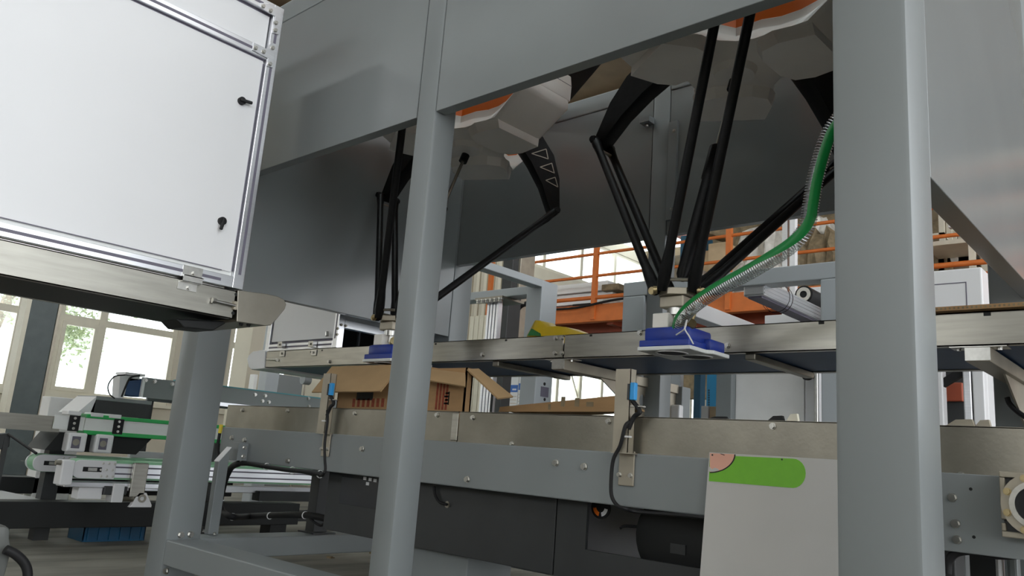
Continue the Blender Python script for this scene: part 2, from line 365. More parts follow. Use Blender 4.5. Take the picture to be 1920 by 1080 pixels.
def robot(label, c, E, hosed):
    r = thing('delta_robot', label, 'robot', (c[0], c[1], 2.05), 'delta robots hanging inside the grey frame')
    E = Vector(E)
    body = B().loft([star(c, .345, .135, 2.085), star(c, .355, .145, 2.092), star(c, .488, .152, 2.185, .02, -.038, .082), star(c, .5, .158, 2.2, .02, -.045, .078), star(c, .5, .158, 2.24, .02, -.056, .078), star(c, .49, .15, 2.246, .02, -.056, .07)]).build('body_shell', 'robot_white', r, smooth=True)
    B().loft([star(c, .486, .150, 2.24, .02, -.055, .071), star(c, .48, .147, 2.37, .02, 0, .068), star(c, .42, .11, 2.43, .02, 0, .06)]).build('top_cover', 'robot_orange', r, smooth=True)
    for k in range(3):      # lower lobe shells stand proud of the body's underside
        a = TH + math.pi / 3 + k * 2 * math.pi / 3; u = Vector((math.cos(a), math.sin(a), 0)); s = Vector((-u.y, u.x, 0)); C0 = Vector((c[0], c[1], 2.086))
        ol = [(.12, -.07), (.15, -.135), (.22, -.155), (.345, -.135), (.345, .135), (.22, .155), (.15, .135), (.12, .07)]
        B().loft([[C0 + u * (.03 + q * .93) + s * (w_ * .93) + Vector((0, 0, -.04)) for q, w_ in ol], [C0 + u * q + s * w_ + Vector((0, 0, .006)) for q, w_ in ol]]).build('lobe_shell', 'robot_white', r)
    for k in range(3):      # white end caps on the three lobes, curved where they meet the orange cover
        a = TH + math.pi / 3 + k * 2 * math.pi / 3; u = Vector((math.cos(a), math.sin(a), 0)); s = Vector((-u.y, u.x, 0)); C0 = Vector((c[0], c[1], 0))
        pr_ = [(.446, 2.235), (.502, 2.238), (.505, 2.31), (.498, 2.362), (.475, 2.37), (.472, 2.33), (.466, 2.295), (.458, 2.26)]
        cap = B().prism([C0 + u * q - s * .159 + Vector((0, 0, z)) for q, z in pr_], s * .318).build('end_cap', 'robot_white', r, bevel=.006, smooth=True)
        B().bar(C0 + u * .5045 - s * .158 + Vector((0, 0, 2.3105)), C0 + u * .5045 + s * .158 + Vector((0, 0, 2.3105)), .002, .0025).build('seam', 'groove', cap)
    # triangular mounting bars that carry the robot
    for k in range(3):
        a = TH + k * 2 * math.pi / 3; u = Vector((math.cos(a), math.sin(a), 0)); s = Vector((-u.y, u.x, 0)); m0 = Vector((c[0], c[1], 2.478))
        ln = .62 if k != 1 else .5
        B().bar(m0 + u * .47 - s * ln, m0 + u * .47 + s * ln, .11, .05).build('mounting_bar', 'dark_paint', r)
        B().cyl(m0 + u * .33 + Vector((0, 0, -.05)), m0 + u * .44, .05).build('mounting_stub', 'paint', r)
    B().cyl((c[0], c[1], 2.06), (c[0], c[1], 2.086), .07, .08, 24).build('centre_flange', 'robot_white', r)
    for k in range(3):
        a = TH + k * 2 * math.pi / 3; u = Vector((math.cos(a), math.sin(a), 0)); s = Vector((-u.y, u.x, 0)); up = Vector((0, 0, 1))
        el = elbow(c, u, E); sh = Vector((c[0], c[1], Z0)) + u * RB; d = (el - sh).normalized(); nn = s.cross(d)
        if nn.dot(u + up) < 0: nn = -nn
        prof = [(-.02, .05), (.08, .07), (.18, .068), (.30, .052), (.41, .032), (.455, .022)]
        bow = lambda q: .045 * math.sin(math.pi * min(1, max(0, q / .44)))
        rings = []
        for q, h in prof:
            cc = sh + d * q + nn * bow(q); hw = .042 - .01 * q / .44
            rings.append([cc + s * (x * hw) + nn * (yv * h) for x, yv in ((-1, -.9), (-.7, -1), (.7, -1), (1, -.9), (1, .9), (.7, 1), (-.7, 1), (-1, .9))])
        arm = B().loft(rings).build('upper_arm', 'carbon', r, smooth=True)
        # triangular recesses with pale rims on both flanks of the arm
        for sg in ((-1, 1) if (k == 0 and not hosed) else ()):
            for q0 in (.14, .215, .285):
                h = .05 - (q0 - .14) * .12
                cc = sh + d * q0 + nn * (bow(q0)) + s * (sg * (.0425 - .01 * q0 / .44))
                tri = [cc - nn * h * .8, cc + nn * h * .8, cc + d * .05 + nn * h * .6]
                bb = B()
                for i in range(3): bb.bar(tri[i], tri[(i + 1) % 3], .004, .004, s)
                bb.build('truss_rib', 'steel_rough', arm)
        jb = B().cyl(el - s * .062, el + s * .062, .017, seg=14).build('elbow_joint', 'carbon', r, smooth=True)
        for sg in (-1, 1):
            top = el + s * (sg * .047); bot = E + u * RE + s * (sg * .047); dd = (bot - top).normalized()
            rod = B().tube([top + dd * .0, top + dd * .03, top + dd * .05, top + dd * .09, bot - dd * .13, bot - dd * .09, bot - dd * .03, bot], [.018, .020, .018, .0155, .0155, .019, .021, .015], 14).build('forearm_rod', 'carbon', r, smooth=True)
            B().cyl(top - s * sg * .02, top + s * sg * .024, .013, seg=12).build('ball_cup', 'rubber', rod)
            B().cyl(bot + s * sg * .014 - u * .0, bot + s * sg * .026, .0125, seg=14).build('pivot_cap', 'brass', rod, smooth=True)
        for z in (.07,):
            dd = (E + u * RE - el).normalized()
            B().tube([el + dd * z - s * .047, el + dd * z + s * .047], .006, 8).build('spring', 'steel_rough', r)
            B().tube([E + u * RE - dd * .035 - s * .05, E + u * RE - dd * .035 + s * .05], .006, 8).build('spring', 'steel_rough', r)
    # telescopic centre shaft
    top = Vector((c[0], c[1], 2.04)); dd = (E - top).normalized()
    B().cyl(top, top + dd * .04, .02).build('universal_joint', 'carbon', r)
    B().cyl(top, top + dd * .40, .0075, seg=12).build('inner_shaft', 'steel_rough', r, smooth=True)
    B().tube([top + dd * .29, top + dd * .30, top + dd * .43, top + dd * .435, E - dd * .07, E - dd * .05], [.016, .025, .025, .021, .021, .012], 14).build('outer_shaft', 'carbon', r, smooth=True)
    # travelling plate and wrist
    pl = B()
    hexp = []
    for k in range(3):
        a = TH + k * 2 * math.pi / 3; u = Vector((math.cos(a), math.sin(a), 0)); s = Vector((-u.y, u.x, 0))
        hexp += [E + u * .052 - s * .03 - Vector((0, 0, .012)), E + u * .052 + s * .03 - Vector((0, 0, .012))]
    pl.prism(hexp, (0, 0, .022))
    plate = pl.build('travelling_plate', 'tan_steel', r, bevel=.002)
    B().box(E.x - .045, E.x + .04, E.y - .035, E.y + .045, E.z - .05, E.z - .013).build('wrist_block', 'tan_steel', r, bevel=.004)
    B().cyl(E - Vector((0, 0, .05)), E - Vector((0, 0, .072)), .032).build('wrist_flange', 'zinc', r, smooth=True)
    for k in range(4):
        q = math.pi / 4 + k * math.pi / 2; bolt((E.x + .024 * math.cos(q), E.y + .024 * math.sin(q), E.z - .072), (0, 0, -1), plate, .004)
    B().cyl(E - Vector((0, 0, .072)), E - Vector((0, 0, .10)), .016).build('tool_spigot', 'zinc', r)
    # vacuum gripper
    gx0, gx1, gy0, gy1, zb = E.x - .105, E.x + .085, E.y - .06, E.y + .16, E.z - .190
    g = B().prism([(gx0, gy0, zb), (gx1, gy0, zb), (gx1, gy0 + .10, zb), (gx1 + .018, gy0 + .115, zb), (gx1 + .018, gy1, zb), (gx0, gy1, zb)], (0, 0, .013)).build('gripper_plate', 'white_plastic', r, bevel=.003)
    B().box(gx0 + .004, gx1 - .008, gy0 + .004, gy1 - .02, zb + .013, zb + .034).build('gripper_skirt', 'blue_plastic', g, bevel=.003)
    B().prism([(gx0 + .016, gy0 + .012, zb + .03), (gx1 - .014, gy0 + .012, zb + .03), (gx1 - .014, gy1 - .06, zb + .03), (gx0 + .016, gy1 - .06, zb + .03)], (0, 0, .046)).build('gripper_body', 'blue_plastic', g, bevel=.009, smooth=True)
    B().box(gx1 - .06, gx1 + .008, gy0 + .11, gy1 - .01, zb + .013, zb + .05).build('gripper_rear_lobe', 'blue_plastic', g, bevel=.008, smooth=True)
    for xx, yy in (((gx0 + gx1) / 2 - .005, gy0 + .06), ((gx0 + gx1) / 2 + .03, gy0 + .155)):
        B().ring((xx, yy, zb - .003), (0, 0, 1), .052, .046, .004).build('suction_ring', 'white_plastic', g, smooth=True)
        B().cyl((xx, yy, zb - .001), (xx, yy, zb + .002), .046, seg=28).build('suction_mouth', 'rubber', g)
    B().box(E.x - .062, E.x - .005, E.y - .045, E.y + .01, zb + .074, zb + .121).build('mount_block', 'robot_white', g, bevel=.003)
    f = B().cyl((gx1 - .075, gy0 + .06, zb + .05), (gx1 - .02, gy0 + .03, zb + .09), .022, seg=16).build('hose_fitting', 'brass', g, smooth=True)
    B().cyl((gx1 - .04, gy0 + .05, zb + .06), (gx1 - .02, gy0 + .05, zb + .12), .008).build('fitting_nipple', 'brass', g)
    return r, zb
R1 = robot('delta robot with black arms in the left bay, partly hidden by the middle post', (-2.591, 2.44), (-2.654, 2.16, 1.197), False)
E2 = Vector((-1.271, 2.177, 1.205))
R2 = robot('delta robot with black arms in the right bay, green-striped hose on its gripper', (-1.219, 2.44), E2, True)

# vacuum hose: clear ribbed tube with a green stripe
hp = [onY(1272, 622, 2.16), onY(1279, 598, 2.13), onY(1302, 573, 2.10), onY(1350, 541, 2.08), onY(1420, 502, 2.06), onY(1482, 462, 2.04), onY(1512, 425, 2.03), onY(1521, 380, 2.02),
      onY(1530, 330, 2.01), onY(1553, 255, 2.0), onY(1590, 190, 2.0), onY(1620, 60, 2.02), onY(1630, -150, 2.1)]
hs = spline(hp, 12)
t = thing('vacuum_hose', 'clear ribbed vacuum hose with green stripe running up from the right gripper', 'hose', hp[0])
B().tube(hs, .0205, 16).build('hose_wall', 'clear_hose', t, smooth=True)
# spring wire inside the wall
acc = [0]
for i in range(1, len(hs)): acc.append(acc[-1] + (hs[i] - hs[i - 1]).length)
def at_len(L):
    for i in range(1, len(hs)):
        if acc[i] >= L: k = (L - acc[i - 1]) / max(1e-6, acc[i] - acc[i - 1]); return hs[i - 1].lerp(hs[i], k), (hs[i] - hs[i - 1]).normalized()
    return hs[-1], (hs[-1] - hs[-2]).normalized()
wire = B(); L = 0
while L < acc[-1] - .02:
    p, d = at_len(L); u = d.cross(Vector((0, 1, 0))).normalized(); v = d.cross(u)
    rg_ = []
    for k in range(16):
        q = 2 * math.pi * k / 16; e = u * math.cos(q) + v * math.sin(q); rg_.append([p + e * .0218 + d * .0011, p + e * .0224, p + e * .0218 - d * .0011, p + e * .0206])
    wire.loft(rg_ + [rg_[0]], cap=False); L += .0075
wire.build('spring_ribs', 'aluminium', t)
strip = []
for i in range(0, len(hs)):
    d = (hs[min(i + 1, len(hs) - 1)] - hs[max(i - 1, 0)]).normalized(); u = d.cross(Vector((0, 1, 0))).normalized(); v = d.cross(u)
    # stripe wanders from the upper to the outer flank along the hose
    f = i / (len(hs) - 1); base = math.radians(52 + 78 * max(0, min(1, (f - .34) / .2)))
    strip.append([hs[i] + (u * math.cos(base + q) + v * math.sin(base + q)) * .0234 for q in (-.62, -.4, -.2, 0, .2, .4, .62)] +
                 [hs[i] + (u * math.cos(base + q) + v * math.sin(base + q)) * .0222 for q in (.62, .4, .2, 0, -.2, -.4, -.62)])
B().loft(strip).build('green_stripe', 'hose_green', t, smooth=True)
B().tube(spline([onY(1268, 628, 2.12), onY(1283, 617, 2.10), onY(1288, 600, 2.11), onY(1284, 616, 2.10), onY(1292, 630, 2.10), onY(1300, 645, 2.10)], 6), .0025, 6).build('cable_tie', 'tie', t)

# ================================================================== UPPER CONVEYOR
YU, YU2 = 2.45, 3.0; ZU0, ZU1 = 1.052, 1.146
uc = thing('upper_conveyor', 'stainless steel belt conveyor with blue belt running below the robots', 'conveyor', (-1.8, 2.72, .99))
XJ = onY(1057, 650, YU).x; XL = onY(499, 675, YU).x; XRT = .9
def rail(x0, x1, y, sg):
    b = B(); b.box(x0, x1, y, y + .003, ZU0, ZU1)
    b.box(x0, x1, min(y, y + sg * .03), max(y, y + sg * .03), ZU0, ZU0 + .003).box(x0, x1, min(y, y + sg * .03), max(y, y + sg * .03), ZU1 - .003, ZU1)
    return b.build('side_rail', 'steel', uc)
r1 = rail(XL, XJ - .003, YU, 1); r2 = rail(XJ + .003, XRT, YU, 1); rail(XL, XRT, YU2, -1)
B().box(XL + .02, XRT, YU + .03, YU2 - .03, ZU1 - .035, ZU1 - .03).build('belt', 'belt_blue', uc)
B().box(XL + .02, XRT, YU + .03, YU2 - .03, ZU0 + .004, ZU0 + .010).build('return_belt', 'belt_blue', uc)
B().box(XJ - .10, XJ - .004, YU - .004, YU - .0005, ZU0 + .004, ZU1 - .001).build('splice_plate', 'steel', uc)
for px, py in ((1042, 634), (1054, 634), (1041, 662), (1054, 662)): bolt(onY(px, py, YU - .004), (0, -1, 0), r1, .0075)
for px, py in ((905, 665), (618, 678)): bolt(onY(px, py, YU - .001), (0, -1, 0), r1, .008)
for px, py in ((1200, 624), (1364, 648)): bolt(onY(px, py, YU - .001), (0, -1, 0), r2, .008)
for px, py in ((949, 638), (1108, 629), (817, 645), (583, 660), (604, 657)):
    p = onY(px, py, YU); B().box(p.x - .006, p.x + .006, YU - .0008, YU + .001, p.z - .004, p.z + .004).build('slot_hole', 'black_paint', uc)
for px, py in ((1540, 605), (1851, 589)):
    p = onY(px, py, YU); B().box(p.x - .009, p.x + .009, YU - .0008, YU + .001, p.z - .005, p.z + .005).build('slot_hole', 'black_paint', uc, bevel=.001)
# end roller cover and tension screw on the left end
ec = [onY(x, y, YU - .006) for x, y in ((497, 658), (492, 656), (474, 659), (466, 666), (463, 673), (466, 688), (471, 693), (495, 691))]
B().prism(ec, (0, .56, 0)).build('end_cover', 'cabinet_white', uc, bevel=.004)
p = onY(500, 674, YU - .012); q = onY(520, 675, YU - .012); B().cyl(p, q, .005, seg=10).build('tension_screw', 'zinc', uc, smooth=True); B().cyl(q - Vector((.012, 0, 0)), q, .010, seg=6).build('tension_nut', 'zinc', uc)
B().box(onY(497, 675, YU).x, onY(510, 675, YU).x, YU + .01, YU2 - .02, ZU0 + .01, ZU1 - .01).build('tension_block', 'tan_steel', uc)
# cross braces and cantilever arms below the belt
for px, py in ((938, 681), (1402, 664)):
    x = onZ(px, py, ZU0 - .005).x; B().box(x - .018, x + .018, YU + .02, YU2 - .02, ZU0 - .022, ZU0).build('cross_brace', 'steel_rough', uc, bevel=.003)
for x in (XJ - .022, onY(1833, 660, YU).x):
    arm = B().box(x - .03, x + .03, YU + .0, 3.34, ZU0 - .045, ZU0 - .004).build('support_arm', 'tan_steel', uc, bevel=.002)
    B().box(x - .031, x + .031, YU - .003, YU, ZU0 - .042, ZU0 - .006).build('arm_cap', 'zinc', arm)
    B().box(x - .07, x + .07, YU, YU + .06, ZU0 - .004, ZU0 - .0015).build('mount_tab', 'zinc', arm)
    for s in (-.05, .05): bolt((x + s, YU + .02, ZU0 - .004), (0, 0, -1), arm, .006)
    # gusset plate with a round hole and the rear leg
    g = [(x + .01, 2.72, ZU0 - .045), (x + .01, 3.34, ZU0 - .045), (x + .01, 3.34, .76), (x + .01, 3.24, .76)]
    hs_ = [[(x + .01, yy + rr * math.cos(a_), zz + rr * math.sin(a_)) for a_ in [2 * math.pi * k / 20 for k in range(20)]] for yy, zz, rr in ((3.05, .945, .028), (3.16, .91, .035), (3.27, .86, .035))]
    B().holed(g, hs_, (.006, 0, 0)).build('gusset_plate', 'tan_steel', arm)
    B().box(x - .05, x + .05, 3.34, 3.42, 0, ZU0 - .01).build('leg', 'paint', uc, bevel=.005)
    B().box(x - .03, x + .06, 3.30, 3.34, .70, ZU0 - .10).build('leg_cover', 'cabinet_white', uc, bevel=.008)
# cardboard sheet lying on the belt at the right
a = onY(1752, 577, YU - .03); c = onY(1752, 562, YU - .03)
cs = B()
zz0 = ZU1 + .002
cs.box(QX0 - .25, .7, YU - .03, YU2 - .1, zz0, zz0 + .012)
n = 120
st = tag(cs.build('cardboard_sheet', 'card', None), 'brown corrugated cardboard sheet lying on the upper conveyor at the right', 'cardboard')
fl = B(); x = QX0 - .24
while x < .68: fl.box(x, x + .005, YU - .0312, YU - .029, zz0 + .003, zz0 + .009); x += .011
fl.build('flutes', 'brown_stuff', st, kind='stuff')
p = onY(1905, 552, YU + .05)
# yellow printed bag on the upper belt
pts = [(988, 628), (1003, 600), (1012, 601), (1025, 612), (1042, 611), (1060, 613), (1090, 624), (1085, 632), (1040, 632)]
rg = []
for Y, sc, dz in ((2.66, .55, -.004), (2.70, 1, 0), (2.80, 1, .004), (2.85, .6, -.004)):
    P = [onY(x, y, 2.70) for x, y in pts]; c0 = sum(P, Vector()) / len(P)
    rg.append([Vector((c0.x + (q.x - c0.x) * (.6 + .4 * sc), Y, ZU1 - .03 + max(0, (q.z - ZU1 + .03) * sc + dz))) for q in P])
t = thing('yellow_bag', 'crumpled yellow and green plastic bag lying on the upper conveyor', 'bag', (-2.2, 2.75, ZU1 - .03))
B().loft(rg).build('bag_film', 'yellow_film', t, bevel=.004, smooth=True)
q = [onY(x, y, 2.655) for x, y in ((989, 629), (996, 616), (1010, 624), (1012, 630))]
B().prism(q, (0, .012, 0)).build('green_print', 'green_film', t)

# ================================================================== LOWER CONVEYOR
YB = 1.97; ZB0, ZB1 = .542, .693; ZS = .798; XE = -3.62; XE2 = .9; YB2 = 2.45
lc = thing('lower_conveyor', 'carton conveyor with stainless guard plates on a long grey beam behind the posts', 'conveyor', (-1.8, 2.2, 0))
for y, sg in ((YB, 1), (YB2 + .04, -1)):
    B().box(XE, onY(1870, 945, YB).x, min(y, y + sg * .04), max(y, y + sg * .04), ZB0, ZB1).build('side_beam', 'paint', lc, bevel=.004)
beam = [o for o in bpy.data.objects if o.name.startswith('side_beam')][0]
xs = [XE, onY(800, 800, YB).x, onY(853, 800, YB).x, XE2]
gpl = B().box(XE, onY(858, 800, YB + .012).x, YB + .012, YB + .015, ZB1 - .01, ZS).build('guard_plate', 'steel_rough', lc)
gp2 = B().box(onY(860, 800, YB + .012).x, XE2, YB + .012, YB + .015, ZB1 - .01, ZS).build('guard_plate', 'steel_rough', lc)
for g0 in (gpl, gp2):
    x0 = g0.location.x - g0.dimensions.x / 2; x1 = g0.location.x + g0.dimensions.x / 2
    B().box(x0, x1, YB + .012, YB + .045, ZS - .002, ZS + .001).build('guard_lip', 'steel_rough', g0)
B().box(XE, XE2, YB2 - .02, YB2 - .017, ZB1 - .01, ZS).build('guard_plate', 'steel_rough', lc)
xo = onY(855, 800, YB).x; B().box(xo - .03, xo + .0, YB + .006, YB + .0115, ZB1 + .004, ZS - .006).build('splice_strip', 'steel', lc, bevel=.002)
B().box(XE + .02, XE2, YB + .05, YB2 - .03, .705, .715).build('belt', 'black_paint', lc)
for px, py in ((1043, 868), (1096, 875), (877, 899), (436, 821), (460, 825), (541, 864), (680, 842)): bolt(onY(px, py, YB - .001), (0, -1, 0), beam, .009)
for px, py in ((1449, 799), (1141, 790), (887, 783), (820, 778)): bolt(onY(px, py, YB + .011), (0, -1, 0), gp2, .007)
for px, py in ((455, 769), (540, 770), (666, 775)): bolt(onY(px, py, YB + .011), (0, -1, 0), gpl, .007)
for px, py in ((960, 832), (1802, 891)): bolt(onY(px, py, YB + .011) , (0, -1, 0), gp2, .006)
# end legs standing on the base beam: slanted top plate, bracket
lg = [(-3.415, 1.845, .2216), (-3.415, 1.893, .2216), (-3.415, 1.893, .597), (-3.415, 1.845, .537)]
leg = B().prism(lg, (.038, 0, 0)).build('leg', 'paint', lc, bevel=.003)
B().prism([(-3.417, 1.843, .5395), (-3.417, 1.895, .6035), (-3.417, 1.895, .5995), (-3.417, 1.843, .5355)], (.042, 0, 0)).build('leg_cap', 'cabinet_white', leg)
br = B().box(-3.42, -3.36, YB - .05, YB - .001, ZB0 + .005, .625).build('bracket', 'paint', lc)
for z in (.565, .605): bolt((-3.36, YB - .02, z), (1, 0, 0), br, .008)
for xx in (-3.425, -3.332): bolt((xx, 1.85, .2216 + .008), (0, 0, 1), leg, .006)
leg2 = B().box(-3.415, -3.345, 2.37, 2.45, .2216, ZB0).build('leg', 'dark_paint', lc, bevel=.003)
B().box(-3.43, -3.30, 2.34, 2.47, .2216, .228).build('leg_foot', 'dark_paint', leg2)
for yy in (1.99, 2.4): B().box(-.54, -.46, yy, yy + .08, .2216, ZB0).build('leg', 'dark_paint', lc, bevel=.003)
B().box(-3.6, -.4, 2.2, 2.24, .58, .64).build('cross_tube', 'dark_paint', lc)
# bearing plate on the right end of the beam
a = onY(1775, 893, YB - .004); c = onY(1772, 1040, YB - .004)
bp = B().box(onY(1766, 900, YB).x, .5, YB - .010, YB - .001, ZB0 - .012, ZB1 + .002).build('end_plate', 'paint', lc, bevel=.002)
for px, py in ((1786, 933), (1792, 982), (1795, 1012)): bolt(onY(px, py, YB - .010), (0, -1, 0), bp, .0075)
for px, py in ((1820, 917), (1826, 1007)):
    p = onY(px, py, YB - .0102); B().cyl(p, p + Vector((0, .002, 0)), .0035, seg=12).build('hole', 'black_paint', bp)

# gear motor flange at the right edge
gm = thing('gear_motor', 'cast aluminium gear motor flange with ring of screws at the right edge', 'motor', (-.30, 1.95, .5))
c0 = onY(1946, 948, 1.905)
p = onY(1876, 884, 1.935); q = onY(1880, 1006, 1.935)
b = B(); x0 = p.x; x1 = x0 + .26; zt = p.z; zb_ = q.z
b.box(x0, x1, 1.915, 1.96, zt - .012, zt).box(x0, x1, 1.915, 1.96, zb_, zb_ + .012).box(x0, x0 + .010, 1.915, 1.96, zb_ + .035, zt - .012).box(x0, x0 + .008, 1.915, 1.96, zb_ + .012, zb_ + .028).box(x1 - .012, x1, 1.915, 1.96, zb_ + .012, zt - .012)
b.build('housing_rim', 'tan_steel', gm, bevel=.002)
B().box(x0 + .004, x1 - .004, 1.925, 1.959, zb_ + .004, zt - .004).build('housing', 'dark_paint', gm)
B().ring((c0.x, 1.905, c0.z), (0, -1, 0), .062, .040, .012, 32).build('flange_ring', 'tan_steel', gm, smooth=True)
rg = B().ring((c0.x, 1.893, c0.z), (0, -1, 0), .046, .036, .008, 32).build('flange_lip', 'zinc', gm, smooth=True)
for k in range(8):
    q = math.pi * k / 4 + .35; bolt((c0.x + .054 * math.cos(q), 1.893, c0.z + .054 * math.sin(q)), (0, -1, 0), rg, .006, 'brass')
B().cyl((c0.x, 1.89, c0.z), (c0.x, 1.93, c0.z), .036, seg=28).build('bore', 'rubber', gm)

# sensor posts
def sensor_post(label, px_top, px_w, py_top, cab):
    a = onY(px_top, py_top, 1.945); x0 = a.x; x1 = x0 + .052
    t = thing('sensor_bracket', label, 'sensor bracket', (x0, 1.95, ZB0), 'steel sensor brackets on the lower conveyor')
    ch = B().box(x0, x1, 1.932, 1.934, ZB1, a.z).box(x1 - .002, x1, 1.932, 1.962, ZB1, a.z).box(x1 - .012, x1, 1.960, 1.962, ZB1, a.z).build('channel', 'tan_steel', t)
    B().box(x0 + .004, x1 + .004, 1.962, 1.968, .60, ZB1 + .005).build('mounting_foot', 'tan_steel', t, bevel=.002)
    B().box(x0 - .004, x1 + .01, 1.93, 1.968, ZB1 - .003, ZB1).build('bend', 'tan_steel', t)
    for s in (.008, .046): bolt((x0 + s, 1.962, .63), (0, -1, 0), t, .006)
    sz = a.z - .062
    s = B().box(x1 + .001, x1 + .017, 1.928, 1.945, sz - .028, sz + .022).build('sensor', 'sensor_blue', t, bevel=.002)
    B().box(x1 - .006, x1 + .001, 1.926, 1.940, sz - .028, sz + .018).build('sensor_lens', 'dark_paint', s)
    B().box(x1 - .01, x1 + .04, 1.935, 1.955, sz - .047, sz - .044).build('clamp_strip', 'zinc', t)
    B().tube(spline([(x1 + .005, 1.94, sz - .03), (x1 + .03, 1.94, sz - .06), (x1 + .012, 1.94, sz - .075), (x1 - .004, 1.938, sz - .11)]), .007).build('plug', 'rubber', t)
    bot = cab[-1]
    B().tube(spline([(x1 + .0, 1.935, sz - .09)] + cab), .0055, 8).build('cable', 'rubber', t, smooth=True)
    B().box(x1 - .018, x1 + .006, 1.926, 1.942, sz - .135, sz - .130).build('cable_tie', 'tie', t)
    return t
sensor_post('steel sensor bracket with blue sensor on the conveyor right of the middle post', 1160, 28, 693,
            [onY(x, y, 1.925) for x, y in ((1172, 800), (1163, 835), (1150, 862), (1146, 900), (1147, 930), (1158, 948), (1172, 954))] + [onY(x, y, 1.96) for x, y in ((1200, 960), (1300, 968), (1420, 985))])
sensor_post('narrow steel sensor bracket with blue sensor left of the middle post before the carton', 612, 14, 701,
            [onY(x, y, 1.925) for x, y in ((614, 790), (609, 830), (609, 860), (610, 880), (606, 888))] + [onY(x, y, 1.99) for x, y in ((590, 891), (550, 880))])

# cable bundle with ties along the left end of the conveyor
t = thing('cable_bundle', 'thick black cable bundle with white ties looping at the left end of the lower conveyor', 'cable', (-3.2, 2.0, .25))
loop = [onY(x, y, 1.955) for x, y in ((605, 890), (580, 885), (540, 881), (500, 875), (460, 869), (438, 873), (426, 890), (418, 915), (413, 942), (418, 960), (436, 969))] + [onY(x, y, 2.12) for x, y in ((470, 968), (520, 966), (575, 966), (612, 972), (640, 974))]
B().tube(spline(loop), [.010 if i < 36 else .0145 for i in range((len(loop) - 1) * 8 + 1)], 10).build('bundle', 'rubber', t, smooth=True)
B().tube(spline([onY(x, y, 2.12) for x, y in ((575, 967), (600, 985), (615, 975), (640, 968))]), .006, 8).build('branch', 'rubber', t, smooth=True)
for px, py, Y, ax in ((455, 868, 1.965, 0), (500, 875, 1.965, 0), (548, 882, 1.965, 0), (424, 893, 1.955, 1), (414, 938, 1.955, 1), (436, 969, 1.99, 0), (506, 967, 2.12, 0), (572, 966, 2.12, 0), (600, 889, 1.965, 0)):
    p = onY(px, py, Y); d = (1, 0, 0) if ax == 0 else (0, 0, 1)
    B().ring(p - Vector(d) * .002, d, .0165, .0135, .005, 14).build('cable_tie', 'tie', t)
B().tube(spline([onY(x, y, 1.965) for x, y in ((412, 868), (408, 840), (411, 818), (413, 806))]), .008).build('riser', 'rubber', t)
B().tube(spline([onY(x, y, 1.965) for x, y in ((412, 812), (414, 802), (415, 796))]), .009).build('connector', 'yellow', t)

# ================================================================== CARTONS ON THE LOWER CONVEYOR
def carton(label, x0, x1, y0, y1, zt, flaps, prints):
    z0 = .7152; th = .006
    t = thing('carton', label, 'carton', ((x0 + x1) / 2, (y0 + y1) / 2, z0))
    for bx in ((x0, x1, y0, y0 + th), (x0, x1, y1 - th, y1), (x0, x0 + th, y0, y1), (x1 - th, x1, y0, y1)):
        B().box(*bx, z0, zt).build('wall', 'card', t)
    B().box(x0, x1, y0, y1, z0, z0 + th).build('bottom', 'card', t)
    for f in flaps:
        n = (Vector(f[1]) - Vector(f[0])).cross(Vector(f[2]) - Vector(f[1])).normalized()
        B().prism(f, n * .006).build('flap', 'card_inside', t)
    for (m, px, w_, h_) in prints:
        B().box(px[0], px[0] + w_, y0 - .0006, y0 + .001, px[1], px[1] + h_).build('print', m, t)
    return t
y0 = 2.08
A0 = onY(630, 766, y0).x; A1 = onY(768, 766, y0).x; B0 = onY(776, 766, y0).x; B1 = onY(869, 766, y0).x; zt = .945
pf = lambda x, y, Y: onY(x, y, Y)
fA = [pf(622, 687, y0), pf(752, 684, y0), pf(713, 733, 1.99), pf(584, 735, 1.99)]
zt = fA[0].z - .0
lf_ = [(A0, y0 + .03, zt - .01), (A0, y0 + .34, zt - .01), (A0 - .17, y0 + .36, zt - .06), (A0 - .17, y0 + .05, zt - .07)]
pr = []
for k in range(7): pr.append(('print_red', (onY(660 + 9 * k, 763, y0).x, onY(660 + 9 * k, 763, y0).z), .018, .035))
for k in range(3): pr.append(('print_red', (onY(735 + 12 * k, 763, y0).x, onY(735, 763, y0).z), .03, .05))
pr.append(('print_black', (onY(668, 750, y0).x, onY(668, 750, y0).z), .11, .06))
carton('open brown carton with hanging front flap on the lower conveyor, left of the middle post', A0, A1, y0, y0 + .34, zt, [fA, lf_], pr)
fB = [pf(778, 688, y0), pf(872, 699, y0), pf(872, 724, 2.02), pf(778, 708, 2.02)]
fB2 = [(B1, y0, zt - .03), (B1 + .15, y0 + .02, zt - .135), (B1 + .15, y0 + .10, zt - .12), (B1, y0 + .06, zt - .02)]
prB = [('print_red', (onY(815 + 6 * k, 770, y0).x, onY(815, 768, y0).z), .012, .11 + .03 * (k % 2)) for k in range(4)]
for k in range(4): prB.append(('print_black', (onY(830, 770, y0).x + .002 + .006 * (k % 2), onY(830, 768, y0).z + .02 + .013 * k), .028 - .006 * (k % 2), .007))
prB.append(('print_black', (onY(830, 770, y0).x + .024, onY(830, 768, y0).z + .018), .006, .05))
carton('brown carton with red print and opened flaps, just right of the middle post', B0, B1, y0, y0 + .035, zt - .02, [fB, fB2], prB)
